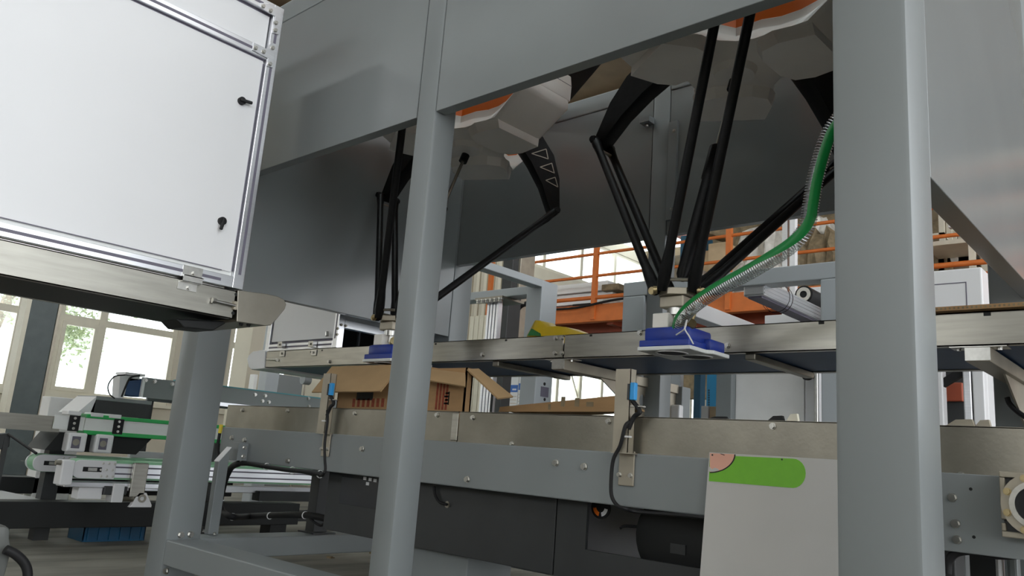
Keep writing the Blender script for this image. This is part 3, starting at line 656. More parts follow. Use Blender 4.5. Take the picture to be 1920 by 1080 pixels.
# flattened carton lying slanted on the conveyor
t = thing('flattened_carton', 'long flattened brown carton lying slanted on the lower conveyor', 'carton', (-1.85, 2.3, .715))
w0 = [onY(x, y, 2.26) for x, y in ((935, 772), (937, 763), (1152, 742), (1152, 772))]
B().prism(w0, (0, .012, 0)).build('panel', 'card', t)
w1 = [Vector((q.x, q.y + .014, q.z - .002)) for q in w0]; B().prism([w1[1], w1[2], w1[2] + Vector((0, .18, -.03)), w1[1] + Vector((0, .18, -.02))], (0, 0, -.006)).build('panel', 'card_inside', t)
for px, py, ww, hh in ((1032, 763, .012, .02), (1056, 757, .018, .035), (1082, 757, .02, .03), (1104, 757, .03, .016)):
    p = onY(px, py, 2.26); B().box(p.x - .01, p.x - .01 + ww, 2.259, 2.261, p.z - .01, p.z - .01 + hh).build('print', 'brown_stuff', t)

# ================================================================== DARK CABINET UNDER THE LOWER CONVEYOR
YC = 2.05
dc = thing('under_cabinet', 'dark grey steel cabinet hanging under the lower conveyor with a square opening', 'cabinet', (-1.9, 2.2, .30))
xl = onY(611, 940, YC).x; xs_ = onY(1041, 1000, YC).x; h0 = onY(1101, 955, YC); h1 = onY(1101, 1031, YC)
zb0, zt0 = .306, ZB0 - .004; xr = -.62
B().box(xl, xs_ - .003, YC, YC + .012, zb0, zt0).build('door', 'dark_paint', dc, bevel=.002)
dr = B().box(xs_ + .003, h0.x, YC, YC + .012, zb0, zt0).box(h0.x, xr, YC, YC + .012, zb0, h1.z).box(-.9, xr, YC, YC + .012, h1.z, zt0).build('front_panel', 'dark_paint', dc)
B().box(xl, xr, YC + .012, 2.44, zb0, zb0 + .012).build('bottom', 'dark_paint', dc)
B().box(xl, xl + .012, YC + .012, 2.44, zb0 + .012, zt0).build('side', 'dark_paint', dc)
B().box(xl, xr, 2.43, 2.44, zb0 + .012, zt0).build('back', 'cabinet_white', dc)
q0 = onY(642, 893, YC - .001); q1 = onY(705, 955, YC - .001)
rec = B().box(q0.x, q1.x + .02, YC - .003, YC + .001, q1.z, q0.z).build('hatch', 'hatch_gloss', dc, bevel=.001)
for px, py in ((684, 897), (694, 899), (689, 907), (703, 901)):
    p = onY(px, py, YC - .004); B().box(p.x - .009, p.x + .009, YC - .0045, YC - .003, p.z - .006, p.z + .006).build('vent_slot', 'cabinet_white', rec)
p = onY(838, 946, YC - .002); gl = B().cyl(p, p + Vector((0, .01, 0)), .012, seg=14).build('cable_gland', 'steel_rough', dc)
B().tube(spline([onY(x, y, YC - .012) for x, y in ((814, 912), (816, 928), (825, 942), (838, 946))]), .005).build('cable', 'rubber', dc)
B().box(-2.35, -2.05, 2.12, 2.36, .16, zb0).build('hopper', 'paint', dc, bevel=.004)
# emblem inside and the black motor drum
p = onY(1126, 951, 2.10); em = B().cyl(p, p + Vector((0, .004, 0)), .036, seg=32).build('emblem', 'rubber', dc)
for sg, m in ((-1, 'robot_orange'), (1, 'cabinet_white')):
    arc = [p + Vector((sg * .028 * math.cos(a_), -.001, -.028 * math.sin(a_))) for a_ in [.15 + .2 * k for k in range(7)]]
    arc += [p + Vector((sg * .016 * math.cos(a_), -.001, -.016 * math.sin(a_))) for a_ in [.15 + .2 * k for k in range(6, -1, -1)]]
    B().prism(arc, (0, .003, 0)).build('emblem_arc', m, em)
dm = thing('drum_motor', 'black round drum motor inside the square opening of the dark cabinet', 'motor', (-1.16, 2.2, .32))
c1 = onY(1260, 1010, 2.14)
B().tube([(c1.x, 2.135, c1.z), (c1.x, 2.14, c1.z), (c1.x, 2.16, c1.z), (c1.x, 2.36, c1.z), (c1.x, 2.38, c1.z)], [.105, .125, .132, .132, .12], 32).build('drum', 'black_paint', dm, smooth=True)
B().box(c1.x + .0, c1.x + .05, 2.131, 2.1345, c1.z - .04, c1.z - .012).build('rating_plate', 'dark_paint', dm)
B().tube(spline([(c1.x - .12, 2.15, c1.z + .02), (c1.x - .16, 2.13, c1.z + .018), (c1.x - .17, 2.12, c1.z + .01)]), .004).build('cable', 'rubber', dm)

# ================================================================== PRINTED BOARD LEANING ON THE BEAM
def bpt(px, py, off=0):   # the board leans: its plane passes through two heights
    z_t, y_t, z_b, y_b = .715, 1.945, .41, 1.91
    n = Vector((0, 1, -(y_t - y_b) / (z_t - z_b))); p0 = Vector((0, y_t - off, z_t)); r = _ray(px, py)
    return CAM + r * ((p0 - CAM).dot(n) / r.dot(n))
t = thing('printed_board', 'white board with green stripe and pink corner print leaning against the conveyor beam', 'board', (-.75, 1.9, 0))
tl, tr = bpt(1330, 848), bpt(1640, 866); dn = (bpt(1313, 1080) - tl); dn *= (tl.z - .005) / -dn.z
dn.x = 0 if abs(dn.x) < .03 else dn.x
B().prism([tl, tr, tr + Vector((0, dn.y, dn.z)), tl + Vector((0, dn.y, dn.z))], (0, .005, 0)).build('board', 'board_white', t)
def printed(name, pts, m, off): P = [bpt(x, y, off) for x, y in pts]; B().prism(P, (0, .0008, 0)).build(name, m, t)
arc = [(1487 + 23.5 * math.cos(a_), 887.5 + 27.5 * math.sin(a_)) for a_ in [math.radians(-90 + 15 * k) for k in range(13)]]
printed('green_stripe', [(1329, 902), (1331, 853)] + arc, 'print_green', .001)
ear = [(1331, 849.5), (1379, 852)] + [(1331 + 48 * math.cos(a_), 851 + 36 * math.sin(a_)) for a_ in [math.radians(10 + 10 * k) for k in range(9)]]
printed('corner_outline', ear, 'print_black', .002)
e2 = [(1331, 849.5), (1376.5, 851.7)] + [(1331 + 45.5 * math.cos(a_), 851 + 34 * math.sin(a_)) for a_ in [math.radians(10 + 10 * k) for k in range(9)]]
printed('corner_print', e2, 'print_pink', .003)
printed('corner_highlight', [(1329.5, 884), (1330, 875), (1335, 880), (1340, 877), (1346, 879), (1348, 882), (1338, 884.5)], 'board_white', .004)
printed('corner_mark', [(1349, 850.5), (1353, 850.7), (1359, 853), (1358, 854)], 'print_black', .004)
for x, y, m_ in ((1335.5, 853, 'print_black'), (1466, 861.5, 'print_black')):
    printed('hole', [(x + 1.6 * math.cos(k), y + 1.8 * math.sin(k)) for k in [i * .785 for i in range(8)]], m_, .005)

# ================================================================== FEED CONVEYOR AND WHITE CABINET AT THE UPPER LEFT
XC = -2.5
fc = thing('feed_conveyor', 'stainless feed conveyor below the white cabinet with a rounded end cover', 'conveyor', (-2.8, .5, 1.0))
fy0, fy1 = -.9, 1.335
rl = B().box(XC - .003, XC, fy0, fy1, 1.045, 1.142).box(XC - .03, XC, fy0, fy1, 1.139, 1.142).box(XC - .03, XC, fy0, fy1, 1.045, 1.048).build('side_rail', 'steel_feed', fc)
B().box(-2.90, -2.885, fy0, fy1, 1.045, 1.142).build('side_rail', 'steel', fc)
B().box(-2.88, XC - .035, fy0, fy1 + .1, 1.120, 1.126).build('belt', 'black_paint', fc)
B().box(-2.884, XC - .034, fy0, fy1, 1.046, 1.056).build('bottom_tray', 'black_paint', fc)
B().cyl((XC - .02, fy0, 1.146), (XC - .02, 1.30, 1.146), .006, seg=10).build('guide_rod', 'zinc', fc, smooth=True)
ec = [onX(x, y, XC + .004) for x, y in ((446, 544), (500, 551), (522, 556), (533, 562), (537, 571), (534, 580), (521, 596), (508, 610), (497, 611), (444, 603))]
B().prism(ec, (-.41, 0, 0)).build('end_cover', 'steel_rough', fc, bevel=.002)
a, c = onX(402, 564, XC + .012), onX(441, 573, XC + .012)
sc = B().cyl(a, c, .0055, seg=12).build('tension_screw', 'zinc', fc, smooth=True); B().cyl(a - (c - a).normalized() * .008, a + (c - a).normalized() * .004, .010, seg=6).build('screw_head', 'zinc', sc)
for px, py in ((443, 552), (437, 587), (440, 572)):
    p = onX(px, py, XC + .001); B().cyl(p, p - Vector((.003, 0, 0)), .006, seg=12).build('hole', 'black_paint', rl)
p = onX(440, 572, XC + .006); B().box(XC, XC + .014, p.y - .006, p.y + .006, p.z - .016, p.z + .012).build('screw_block', 'tan_steel', fc)
ub = [onX(x, y, -2.56) for x, y in ((330, 598), (420, 602), (424, 606), (400, 620), (345, 614))]
B().prism(ub, (-.12, 0, 0)).build('drive_cover', 'black_paint', fc, bevel=.004)
for px, py in ((452, 607), (466, 609)): bolt(onX(px, py, XC - .02), (0, 0, -1), rl, .006, 'rubber')
br = B().box(XC, XC + .003, 1.14, 1.207, 1.155, 1.19).box(XC, XC + .02, 1.14, 1.207, 1.153, 1.156).box(XC + .001, XC + .004, 1.13, 1.195, 1.108, 1.135).box(XC + .001, XC + .02, 1.135, 1.2, 1.133, 1.136).box(XC + .017, XC + .02, 1.137, 1.203, 1.134, 1.156).build('cabinet_bracket', 'zinc', fc)
for px, py in ((364, 513), (354, 540)): bolt(onX(px, py, XC + .004), (1, 0, 0), br, .007)
for yy in (.3, -.7):
    B().box(-2.62, -2.55, yy, yy + .07, 0, 1.04).build('leg', 'paint', fc, bevel=.004); B().box(-2.88, -2.81, yy, yy + .07, 0, 1.04).build('leg', 'paint', fc, bevel=.004)

wc = thing('feed_cabinet', 'tall white panelled cabinet in aluminium profile frame at the upper left', 'cabinet', (-2.8, .4, 1.15))
cy0, cy1 = -.9, 1.36
B().box(-3.1, XC - .04, cy0 + .01, cy1 - .01, 1.16, 2.22).build('body', 'cabinet_white', wc)
def prof(name, x0, x1, y0, y1, z0, z1, axis):
    o = B().box(x0, x1, y0, y1, z0, z1).build(name, 'aluminium', wc, bevel=.002)
    if axis == 'y': 
        zc = (z0 + z1) / 2; B().box(x1 - .001, x1 + .0006, y0 + .002, y1 - .045, zc - .005, zc + .005).build('slot', 'groove', o)
    else:
        yc = (y0 + y1) / 2; B().box(x1 - .001, x1 + .0006, yc - .005, yc + .005, z0 + .05, z1 - .05).build('slot', 'groove', o)
    return o
prof('frame_profile', XC - .04, XC, cy0, cy1 - .04, 1.150, 1.190, 'y')
prof('frame_profile', XC - .04, XC, cy0, cy1 - .04, 2.004, 2.044, 'y')
prof('frame_profile', XC - .04, XC, cy0, cy1 - .04, 2.188, 2.228, 'y')
prof('frame_profile', XC - .04, XC, cy1 - .04, cy1, 1.150, 2.228, 'z')
B().box(-3.1, -3.06, cy1 - .04, cy1, 1.150, 2.228).build('frame_profile', 'aluminium', wc, bevel=.002)
B().box(-3.06, XC - .04, cy1 - .04, cy1, 2.188, 2.228).build('frame_profile', 'aluminium', wc, bevel=.002)
door = B().box(XC - .035, XC - .012, cy0, cy1 - .046, 1.205, 1.998).build('door', 'cabinet_white', wc, bevel=.0015)
B().box(XC - .038, XC - .018, cy0, cy1 - .041, 1.192, 2.003).build('door_frame', 'white_plastic', wc)
B().box(XC - .012, XC - .0115, cy0, cy1 - .046 - .035, 1.2035, 1.2065).build('door_gap', 'groove', wc)
B().box(XC - .0385, XC - .014, cy1 - .0465, cy1 - .0415, 1.21, 1.99).build('door_gap', 'groove', wc)
B().box(XC - .0385, XC - .014, cy0, cy1 - .0415, 1.9985, 2.0035).build('door_gap', 'groove', wc)
B().box(XC - .035, XC - .018, cy0, cy1 - .044, 2.05, 2.180).build('upper_panel', 'cabinet_white', wc, bevel=.0015)
B().box(XC - .0365, XC - .02, cy0, cy1 - .041, 2.1805, 2.1875).build('panel_gap', 'groove', wc)
def plateL(pts, screws):
    P = [onX(x, y, XC + .0005) for x, y in pts]; o = B().prism(P, (.004, 0, 0)).build('corner_plate', 'aluminium', wc, bevel=.001)
    for x, y in screws: bolt(onX(x, y, XC + .005), (1, 0, 0), o, .0065)
plateL([(487, 6), (503, 7), (527, 22), (528, 30), (522, 66), (510, 62), (515, 31), (505, 26), (486, 13)], [(493, 12), (507, 20), (517, 43), (516, 57)])
plateL([(474, 80), (499, 92), (508, 79), (513, 82), (518, 84), (511, 128), (499, 124), (501, 110), (472, 94)], [(479, 90), (494, 97), (511, 90), (506, 120)])
def latch(px, py, rot):
    p = onX(px, py, XC - .012); t_ = B().cyl(p, p + Vector((.012, 0, 0)), .014, seg=20).build('latch', 'rubber', wc, smooth=True)
    d = Vector((0, math.cos(rot), math.sin(rot))); B().bar(p + Vector((.014, 0, 0)) - d * .010, p + Vector((.018, 0, 0)) + d * .034, .011, .010, (1, 0, 0)).build('latch_handle', 'rubber', t_, bevel=.003)
latch(452, 190, .05); latch(415, 415, -1.75)

# ================================================================== REAR FEED CABINET STANDING OVER THE UPPER CONVEYOR END
rc = thing('rear_cabinet', 'small white cabinet in aluminium frame standing over the left end of the upper conveyor', 'cabinet', (-3.85, 2.8, 1.15))
rx0, rx1, ry0, ry1 = onY(497, 650, 2.47).x, onY(630, 650, 2.47).x, 2.47, 3.15
Z0c = 1.150; ZTc = 2.1
for x in (rx0, rx1 - .04):
    for y in (ry0, ry1 - .04): B().box(x, x + .04, y, y + .04, Z0c, ZTc).build('frame_profile', 'aluminium', rc, bevel=.002)
for y in (ry0, ry1 - .04):
    for z in (Z0c, ZTc - .04): B().box(rx0 + .04, rx1 - .04, y, y + .04, z, z + .04).build('frame_profile', 'aluminium', rc, bevel=.002)
for z in (1.262, ZTc - .04): B().box(rx1 - .04, rx1, ry0 + .04, ry1 - .04, z, z + .045).build('frame_profile', 'aluminium', rc, bevel=.002)
B().box(rx0 + .05, rx1 - .05, ry0 + .008, ry0 + .02, Z0c + .055, ZTc - .05).build('door', 'cabinet_white', rc, bevel=.002)
B().box(rx0 + .04, rx1 - .04, ry0 + .021, ry0 + .024, Z0c + .04, ZTc - .04).build('door_gap', 'groove', rc)
B().box(rx1 - .02, rx1 - .012, ry0 + .04, ry1 - .04, 1.31, ZTc - .04).build('side_panel', 'cabinet_white', rc)
B().box(rx0 + .01, rx1 - .05, ry1 - .03, ry1 - .02, Z0c + .04, ZTc - .04).build('back_panel', 'black_paint', rc)
B().box(rx0 + .01, rx0 + .02, ry0 + .04, ry1 - .04, Z0c + .04, ZTc - .04).build('side_panel', 'black_paint', rc)
B().box(rx0 + .042, rx1 - .042, ry0 - .0006, ry0 + .001, Z0c + .015, Z0c + .025).build('slot', 'groove', rc)
B().box(rx1 - .025, rx1 - .015, ry0 - .0006, ry0 + .001, Z0c + .05, ZTc - .05).build('slot', 'groove', rc)
for px, py in ((525, 646), (583, 645), (529, 663), (588, 661)):
    p = onY(px, py, 2.444); b_ = B().box(p.x - .022, p.x + .022, 2.442, 2.4465 + (.02 if py < 650 else 0), p.z - .016, p.z + .016).build('bracket', 'zinc', rc); bolt((p.x, 2.442, p.z), (0, -1, 0), b_, .006)
for px, py in ((640, 609), (648, 611), (633, 616), (632, 627)):
    p = onX(px, py, rx1 + .002); bolt(p, (1, 0, 0), rc, .006, 'steel_rough')
B().cyl(onY(613, 630, 2.46), onY(613, 622, 2.46), .010, seg=10).build('hinge', 'zinc', rc)
# ================================================================== SECOND MACHINE BEHIND THE CELL
XA = -3.7
p = onX(1015, 560, XA); q = onX(1045, 560, XA); zt = onX(1043, 533, XA).z; zl = onX(1015, 540, XA).z
sa = thing('portal_frame', 'daylight-brightened grey portal frame behind the cell, between rear left post and orange platform', 'machine frame', (XA, p.y, 0))
B().box(XA - .15, XA, p.y, q.y, 0, zt).build('post', 'paint_daylit', sa, bevel=.008)
B().box(XA - .10, XA, 3.3, p.y, zl + .01, zt).build('side_beam', 'paint_daylit', sa, bevel=.005)
zc1 = onY(1000, 533, p.y).z; zc0 = onY(1000, 549, p.y).z
B().box(-7.5, XA - .15, p.y + .03, p.y + .16, zc0, zc1).build('cross_beam', 'paint_daylit', sa, bevel=.005)
B().box(-7.5, -7.35, p.y + .02, p.y + .17, 0, zc0).build('post', 'paint_daylit', sa, bevel=.008)
# finned aluminium lift column with a flange under the cross beam
YL = p.y + .03; a = onY(911, 600, YL); c = onY(934, 600, YL); zf = onY(922, 557, YL).z
lcn = thing('lift_column', 'finned bright aluminium lift column under the portal cross beam', 'column', ((a.x + c.x) / 2, YL, 0))
B().box(a.x + .02, c.x - .02, YL + .015, YL + .05, 0, zf - .03).build('core', 'groove', lcn)
nfin = 4; wfin = (c.x - a.x) / nfin
for k in range(nfin): B().box(a.x + k * wfin, a.x + (k + .72) * wfin, YL, YL + .05, 0, zf - .03).build('fin', 'aluminium', lcn, bevel=.004)
fl = B().box(a.x - .08, c.x + .08, YL - .06, YL + .2, zf - .03, zf - .012).build('flange', 'steel_rough', lcn)
for k in range(6): bolt((a.x - .05 + k * (c.x - a.x + .1) / 5, YL - .045, zf - .03), (0, 0, -1), fl, .02)
B().box(c.x - .01, c.x + .012, YL - .004, YL, zf - .9, zf - .75).build('cable_cover', 'rubber', lcn)

YB_ = 4.6
sb = thing('rear_gantry', 'grey gantry frame with two posts and a top beam behind the right robot', 'machine frame', (-2.3, YB_, 0))
P0, P1 = onY(1168, 560, YB_).x, onY(1208, 560, YB_).x; zt = onY(1300, 517, YB_).z; zl = onY(1300, 545, YB_).z; d0_ = (onX(1226, 560, P1).y - YB_)
R0 = onY(1538, 560, YB_).x
B().box(P0, P1, YB_, YB_ + d0_, 0, zl).build('post', 'paint_daylit', sb, bevel=.008)
B().box(R0, R0 + (P1 - P0), YB_, YB_ + d0_, 0, zl).build('post', 'paint_daylit', sb, bevel=.008)
tb = B().box(P0, R0 + P1 - P0, YB_, YB_ + d0_, zl, zt).build('top_beam', 'paint_daylit', sb, bevel=.006)
B().box(P0 + .02, P1 - .02, YB_ + d0_, 6.4, zl + .01, zt - .01).build('side_beam', 'paint_daylit', sb)
B().box(R0 + .02, R0 + .15, YB_ + d0_, 6.4, zl + .01, zt - .01).build('side_beam', 'paint_daylit', sb)
B().box(P1 + .02, P1 + .14, YB_ + .01, YB_ + .06, zl - .04, zl).build('gusset', 'dark_paint', sb)
# lower cross frame behind it (white member)
a = onZ(1310, 578, 1.62); zz = 1.62
lw = thing('low_frame', 'pale grey low cross frame behind the gripper of the right robot', 'machine frame', (-2.4, 5.2, 0))
a = onY(1318, 585, 4.9); c = onY(1385, 606, 4.9)
B().box(a.x - .12, a.x, 4.5, 6.0, a.z - .05, a.z + .06).build('side_beam', 'cabinet_white', lw, bevel=.005)
e = onY(1385, 606, 5.9)
B().box(a.x, onY(1500, 600, 5.9).x, 5.9, 6.05, e.z - .06, e.z + .05).build('cross_beam', 'cabinet_white', lw, bevel=.005)
B().box(a.x - .12, a.x, 5.9, 6.05, 0, e.z - .06).build('post', 'paint', lw); B().box(a.x - .12, a.x, 4.5, 4.62, 0, a.z - .05).build('post', 'paint', lw)
# aluminium linear axis lying along the depth
la = thing('linear_axis', 'bright ribbed aluminium linear axis slung under the rear gantry beam', 'linear axis', (-2.1, 5.2, 1.7))
za = 1.76; a = onZ(1392, 545, za)
B().box(a.x - .07, a.x + .07, 4.62, 7.2, za, za + .10).build('profile', 'aluminium', la, bevel=.01)
for k in range(4): B().box(a.x + .0702, a.x + .074, 4.62, 7.2, za + .01 + .024 * k, za + .02 + .024 * k).build('rib', 'aluminium', la)
B().box(a.x - .045, a.x + .045, 4.64, 7.1, za - .012, za).build('underside_rail', 'groove', la)
for yy in (4.95, 5.0): B().ring((a.x, yy, za + .05), (0, 1, 0), .098, .095, .004, 24).build('cable_tie', 'rubber', la)
# upright aluminium profile pair in front of the platform
ym = 7.0
for n, (x0, x1, lb) in enumerate(((1466, 1476, 'grey'), (1480, 1491, 'white'))):
    a = onY(x0, 480, ym); c = onY(x1, 480, ym)
    tag(B().box(a.x, c.x, ym, ym + .06, 0, onY(x0, 405, ym).z).build('upright_profile', 'aluminium' if n == 0 else 'cabinet_white', None, bevel=.004),
        'slim %s aluminium upright, %s one of the pair right of the hose' % (lb, 'left' if n == 0 else 'right'), 'upright', 'aluminium uprights before the platform')
p = onY(1507, 552, 6.4)
mt = thing('axis_motor', 'small black round motor with silver face under the gantry beam at right', 'motor', p)
B().cyl(p, p + Vector((0, .31, 0)), .075, seg=20).build('body', 'rubber', mt, smooth=True)
B().ring(p - Vector((0, .008, 0)), (0, 1, 0), .06, .03, .008).build('face_ring', 'zinc', mt)
a = onY(1503, 540, 6.7); c = onY(1552, 598, 6.7)
tag(B().box(a.x, c.x + .4, 6.7, 7.2, 0, a.z).build('grey_enclosure', 'cabinet_white', None, bevel=.01), 'pale grey enclosure behind the right gantry post', 'enclosure')

# ================================================================== ORANGE PLATFORM (MEZZANINE) WITH STORED GOODS
YM = 9.0; zf = onY(1100, 572, YM).z
mz = thing('storage_platform', 'orange steel storage platform with railings at the back of the hall', 'platform', (-3, 11, 0))
B().box(-8.2, 5, YM, YM + .12, zf - .25, zf).build('edge_beam', 'orange_paint', mz, bevel=.01)
B().box(-8.2, 5, YM + .12, 14, zf - .06, zf - .02).build('deck', 'rust_red', mz)
for k in range(4): B().box(-8.2, 5, YM + .5 + 1.1 * k, YM + .62 + 1.1 * k, zf - .36, zf - .06).build('joist', 'rust_red', mz)
for k in range(9):
    x = -8 + 1.55 * k; B().box(x, x + .1, YM + .12, 13.9, zf - .28, zf - .06).build('cross_joist', 'rust_red', mz)
for x in (-6.3, -3.6, 1.2, 4.8): B().box(x, x + .2, YM + .3, YM + .5, 0, zf - .36).build('leg', 'orange_paint', mz)
rx = [onY(x, 540, YM).x for x in (1115, 1366)]; sp = rx[1] - rx[0]
xs = [rx[0] - sp, rx[0], rx[1], rx[1] + sp, rx[1] + 2 * sp]
for x in xs: B().box(x - .035, x + .035, YM - .03, YM + .03, zf - .22, zf + 1.12).build('rail_post', 'orange_paint', mz)
for h in (.10, .42, .75, 1.10): B().cyl((-8.2, YM, zf + h), (5, YM, zf + h), .022 if h > .2 else .03, seg=10).build('rail', 'orange_paint', mz, smooth=True)
B().tube(spline([(-8.2, YM - .08, zf + .02), (-7, YM - .08, zf - .05), (-6, YM - .08, zf + .03), (-4.6, YM - .08, zf - .02)]), .018).build('cable', 'rubber', mz)
def goods(name, label, cat, px0, px1, pyt, Yg, dep, m, z0=None, group=None, jag=0, bevel=.01):
    a, c = onY(px0, pyt, Yg), onY(px1, pyt, Yg); z0 = zf - .02 if z0 is None else z0
    b = B().box(a.x, c.x, Yg, Yg + dep, z0, max(z0 + .03, (a.z + c.z) / 2))
    return tag(b.build(name, m, None, bevel=bevel), label, cat, group)
# stack of long white foam sheets
a = onY(1046, 545, 9.5); c = onY(1140, 520, 9.5); z = zf + .16
tr = B().box(a.x + .3, c.x + .4, 9.5, 10.6, zf - .018, zf + .155).build('dark_crate', 'black_paint', None, bevel=.01); tag(tr, 'dark crate under the white foam sheets on the platform', 'crate')
for k in range(4):
    o = B().box(a.x - .3 + random.uniform(-.1, .1), c.x + random.uniform(-.15, .15), 9.5 + random.uniform(-.06, .06), 10.7, zf + .16 + .085 * k, zf + .235 + .085 * k).build('foam_sheet', 'foam', None, bevel=.006)
    tag(o, 'long white foam sheet, %s of the stack on the platform' % ('lowest', 'second from the bottom', 'second from the top', 'topmost')[k], 'foam sheet', 'white foam sheets stacked on the platform')
goods('packing_case', 'white wrapped packing case right of the foam sheets on the platform', 'case', 1130, 1164, 552, 9.4, .5, 'wrap')
goods('flat_pack', 'brown flat pack lying on the white case on the platform', 'package', 1128, 1160, 532, 9.42, .6, 'brown_stuff', zf + .3)
a = onY(1170, 540, 10.2)
# bundles in plastic film behind the right robot
def bundle(label, px0, px1, pyt, Yg, dep, m, seed, cat='bundle', name='wrapped_bundle', z0=None):
    rnd = random.Random(seed); a, c = onY(px0, pyt, Yg), onY(px1, pyt, Yg); z0 = zf - .02 if z0 is None else z0; H_ = (a.z + c.z) / 2 - z0
    rings = []; nx = 9
    for i in range(nx):
        f = i / (nx - 1); x = a.x + (c.x - a.x) * f; e = .8 if i in (0, nx - 1) else 1
        prof_ = []
        for (yy, hh) in ((0, 0), (0, .35), (0.02, .7), (.15, .95), (.5, 1), (.85, .95), (1, .6), (1, 0)):
            prof_.append(Vector((x + rnd.uniform(-.03, .03), Yg + dep * (yy * e) + (rnd.uniform(-.05, .05) if hh > 0 else 0), z0 + H_ * hh * e * (1 + (rnd.uniform(-.12, .12) if hh > .3 else 0)))))
        rings.append(prof_)
    return tag(B().loft(rings).build(name, m, None), label, cat)
bundle('tall plastic wrapped bundle of parts behind the hose on the platform', 1375, 1462, 418, 9.6, .9, 'wrap', 1)
bundle('low plastic wrapped bundle on the platform below the tall one', 1372, 1460, 485, 9.25, .3, 'wrap', 2)
bundle('wrapped brown pile on the platform next to the right post', 1495, 1562, 425, 9.6, .9, 'brown_stuff', 3, 'pile', 'wrapped_pile')
bundle('grey wrapped heap on top of the pile beside the right post', 1490, 1550, 408, 9.9, .6, 'wrap', 5, 'heap', 'wrapped_heap')
goods('blue_bin', 'blue plastic bin behind the front robot rods on the platform', 'bin', 1276, 1312, 440, 9.7, .4, 'blue_dark')
goods('carton_box', 'tan cardboard box on the platform beside the orange railing post', 'carton', 1328, 1362, 455, 9.35, .4, 'card_pale')
a = onY(1340, 450, 9.4)
o = B().bar((a.x - .1, 9.4, a.z + .14), (a.x + .22, 9.5, a.z + .02), .28, .12); tag(o.build('dark_carton', 'brown_stuff', None), 'dark brown box tilted on top of the tan box', 'carton')
goods('white_case', 'white printed case with blue marks behind the front robot rods', 'case', 1280, 1312, 505, 9.3, .3, 'foam')
goods('back_rack', 'dark brown storage rack along the back of the platform', 'rack', 1290, 1900, 395, 12.5, .6, 'brown_stuff')
goods('paper_stack', 'pale paper stack next to the white case on the platform', 'stack', 1313, 1330, 470, 9.5, .4, 'card_pale')
# pale machine frames and shelves seen right of the big post
def rack(label, x0, x1, y, h, m, shelves, name='storage_rack', z0=None):
    z0 = zf - .02 if z0 is None else z0
    t = thing(name, label, 'rack', ((x0 + x1) / 2, y, z0))
    for x in (x0, x1 - .06):
        for yy in (y, y + .6): B().box(x, x + .06, yy, yy + .06, z0, z0 + h).build('upright', m, t)
    for k in range(shelves): z = z0 + .08 + k * (h - .14) / max(1, shelves - 1); B().box(x0, x1, y, y + .66, z, z + .05).build('shelf', m, t)
    return t
x0 = onY(1730, 400, 9.4).x
rack('cream machine table frame on the platform right of the big post', x0, onY(1826, 440, 9.4).x, 9.4, onY(1822, 440, 9.4).z - zf, 'frame_cream', 2)
x0 = onY(1735, 380, 10.6).x
rack('tall cream storage rack behind the table frame right of the big post', x0 - .3, onY(1768, 380, 10.6).x, 10.6, onY(1768, 372, 10.6).z - zf, 'frame_cream', 4)
rack('cream storage rack with small white parts behind the table frame', onY(1772, 380, 10.8).x, 3.2, 10.8, onY(1768, 372, 10.8).z - zf + .5, 'frame_cream', 4)
for k, (px, py, s) in enumerate(((1778, 402, .12), (1786, 418, .1), (1797, 416, .12), (1775, 380, .18), (1795, 480, .25), (1760, 492, .3), (1812, 478, .2))):
    a = onY(px, py, 10.0); col = ['foam', 'foam', 'foam', 'cabinet_white', 'wrap', 'brown_stuff', 'rubber'][k]
    lab = ['small white part on the rack, leftmost below the middle rail', 'small white part on the rack right of the big post, middle one', 'small white part on the rack, rightmost near the skirt edge', 'pale box high on the rack beside the skirt panel',
           'pale film roll standing inside the cream table frame', 'brown bundle lying inside the cream table frame', 'black bundle at the right inside the cream table frame'][k]
    tag(B().prism([(a.x - s * .5, 10, a.z - s * .5), (a.x + s * .5, 10, a.z - s * .5), (a.x + s * .42, 10, a.z + s * .5), (a.x - s * .4, 10, a.z + s * .45)], (0, s, 0)).build('stored_part', col, None, bevel=.01), lab, 'part')
# pale grey switch cabinet right of the big post
Yc_ = 5.6; a = onY(1740, 508, Yc_); c = onY(1840, 500, Yc_)
sw = thing('switch_cabinet', 'pale grey switch cabinet seen right of the big post above the conveyor', 'cabinet', (a.x, Yc_, 0))
B().box(a.x - .6, c.x, Yc_, Yc_ + .5, .9, c.z).build('body', 'cabinet_white', sw, bevel=.01)
g = onY(1812, 530, Yc_)
B().box(g.x - .006, g.x, Yc_ - .002, Yc_ + .001, .95, g.z).build('door_gap', 'groove', sw)
B().box(a.x - .6, g.x, Yc_ - .002, Yc_ + .001, g.z, g.z + .006).build('door_gap', 'groove', sw)
B().box(a.x - .5, c.x - .1, Yc_ + .05, Yc_ + .45, 0, .9).build('plinth', 'paint', sw)

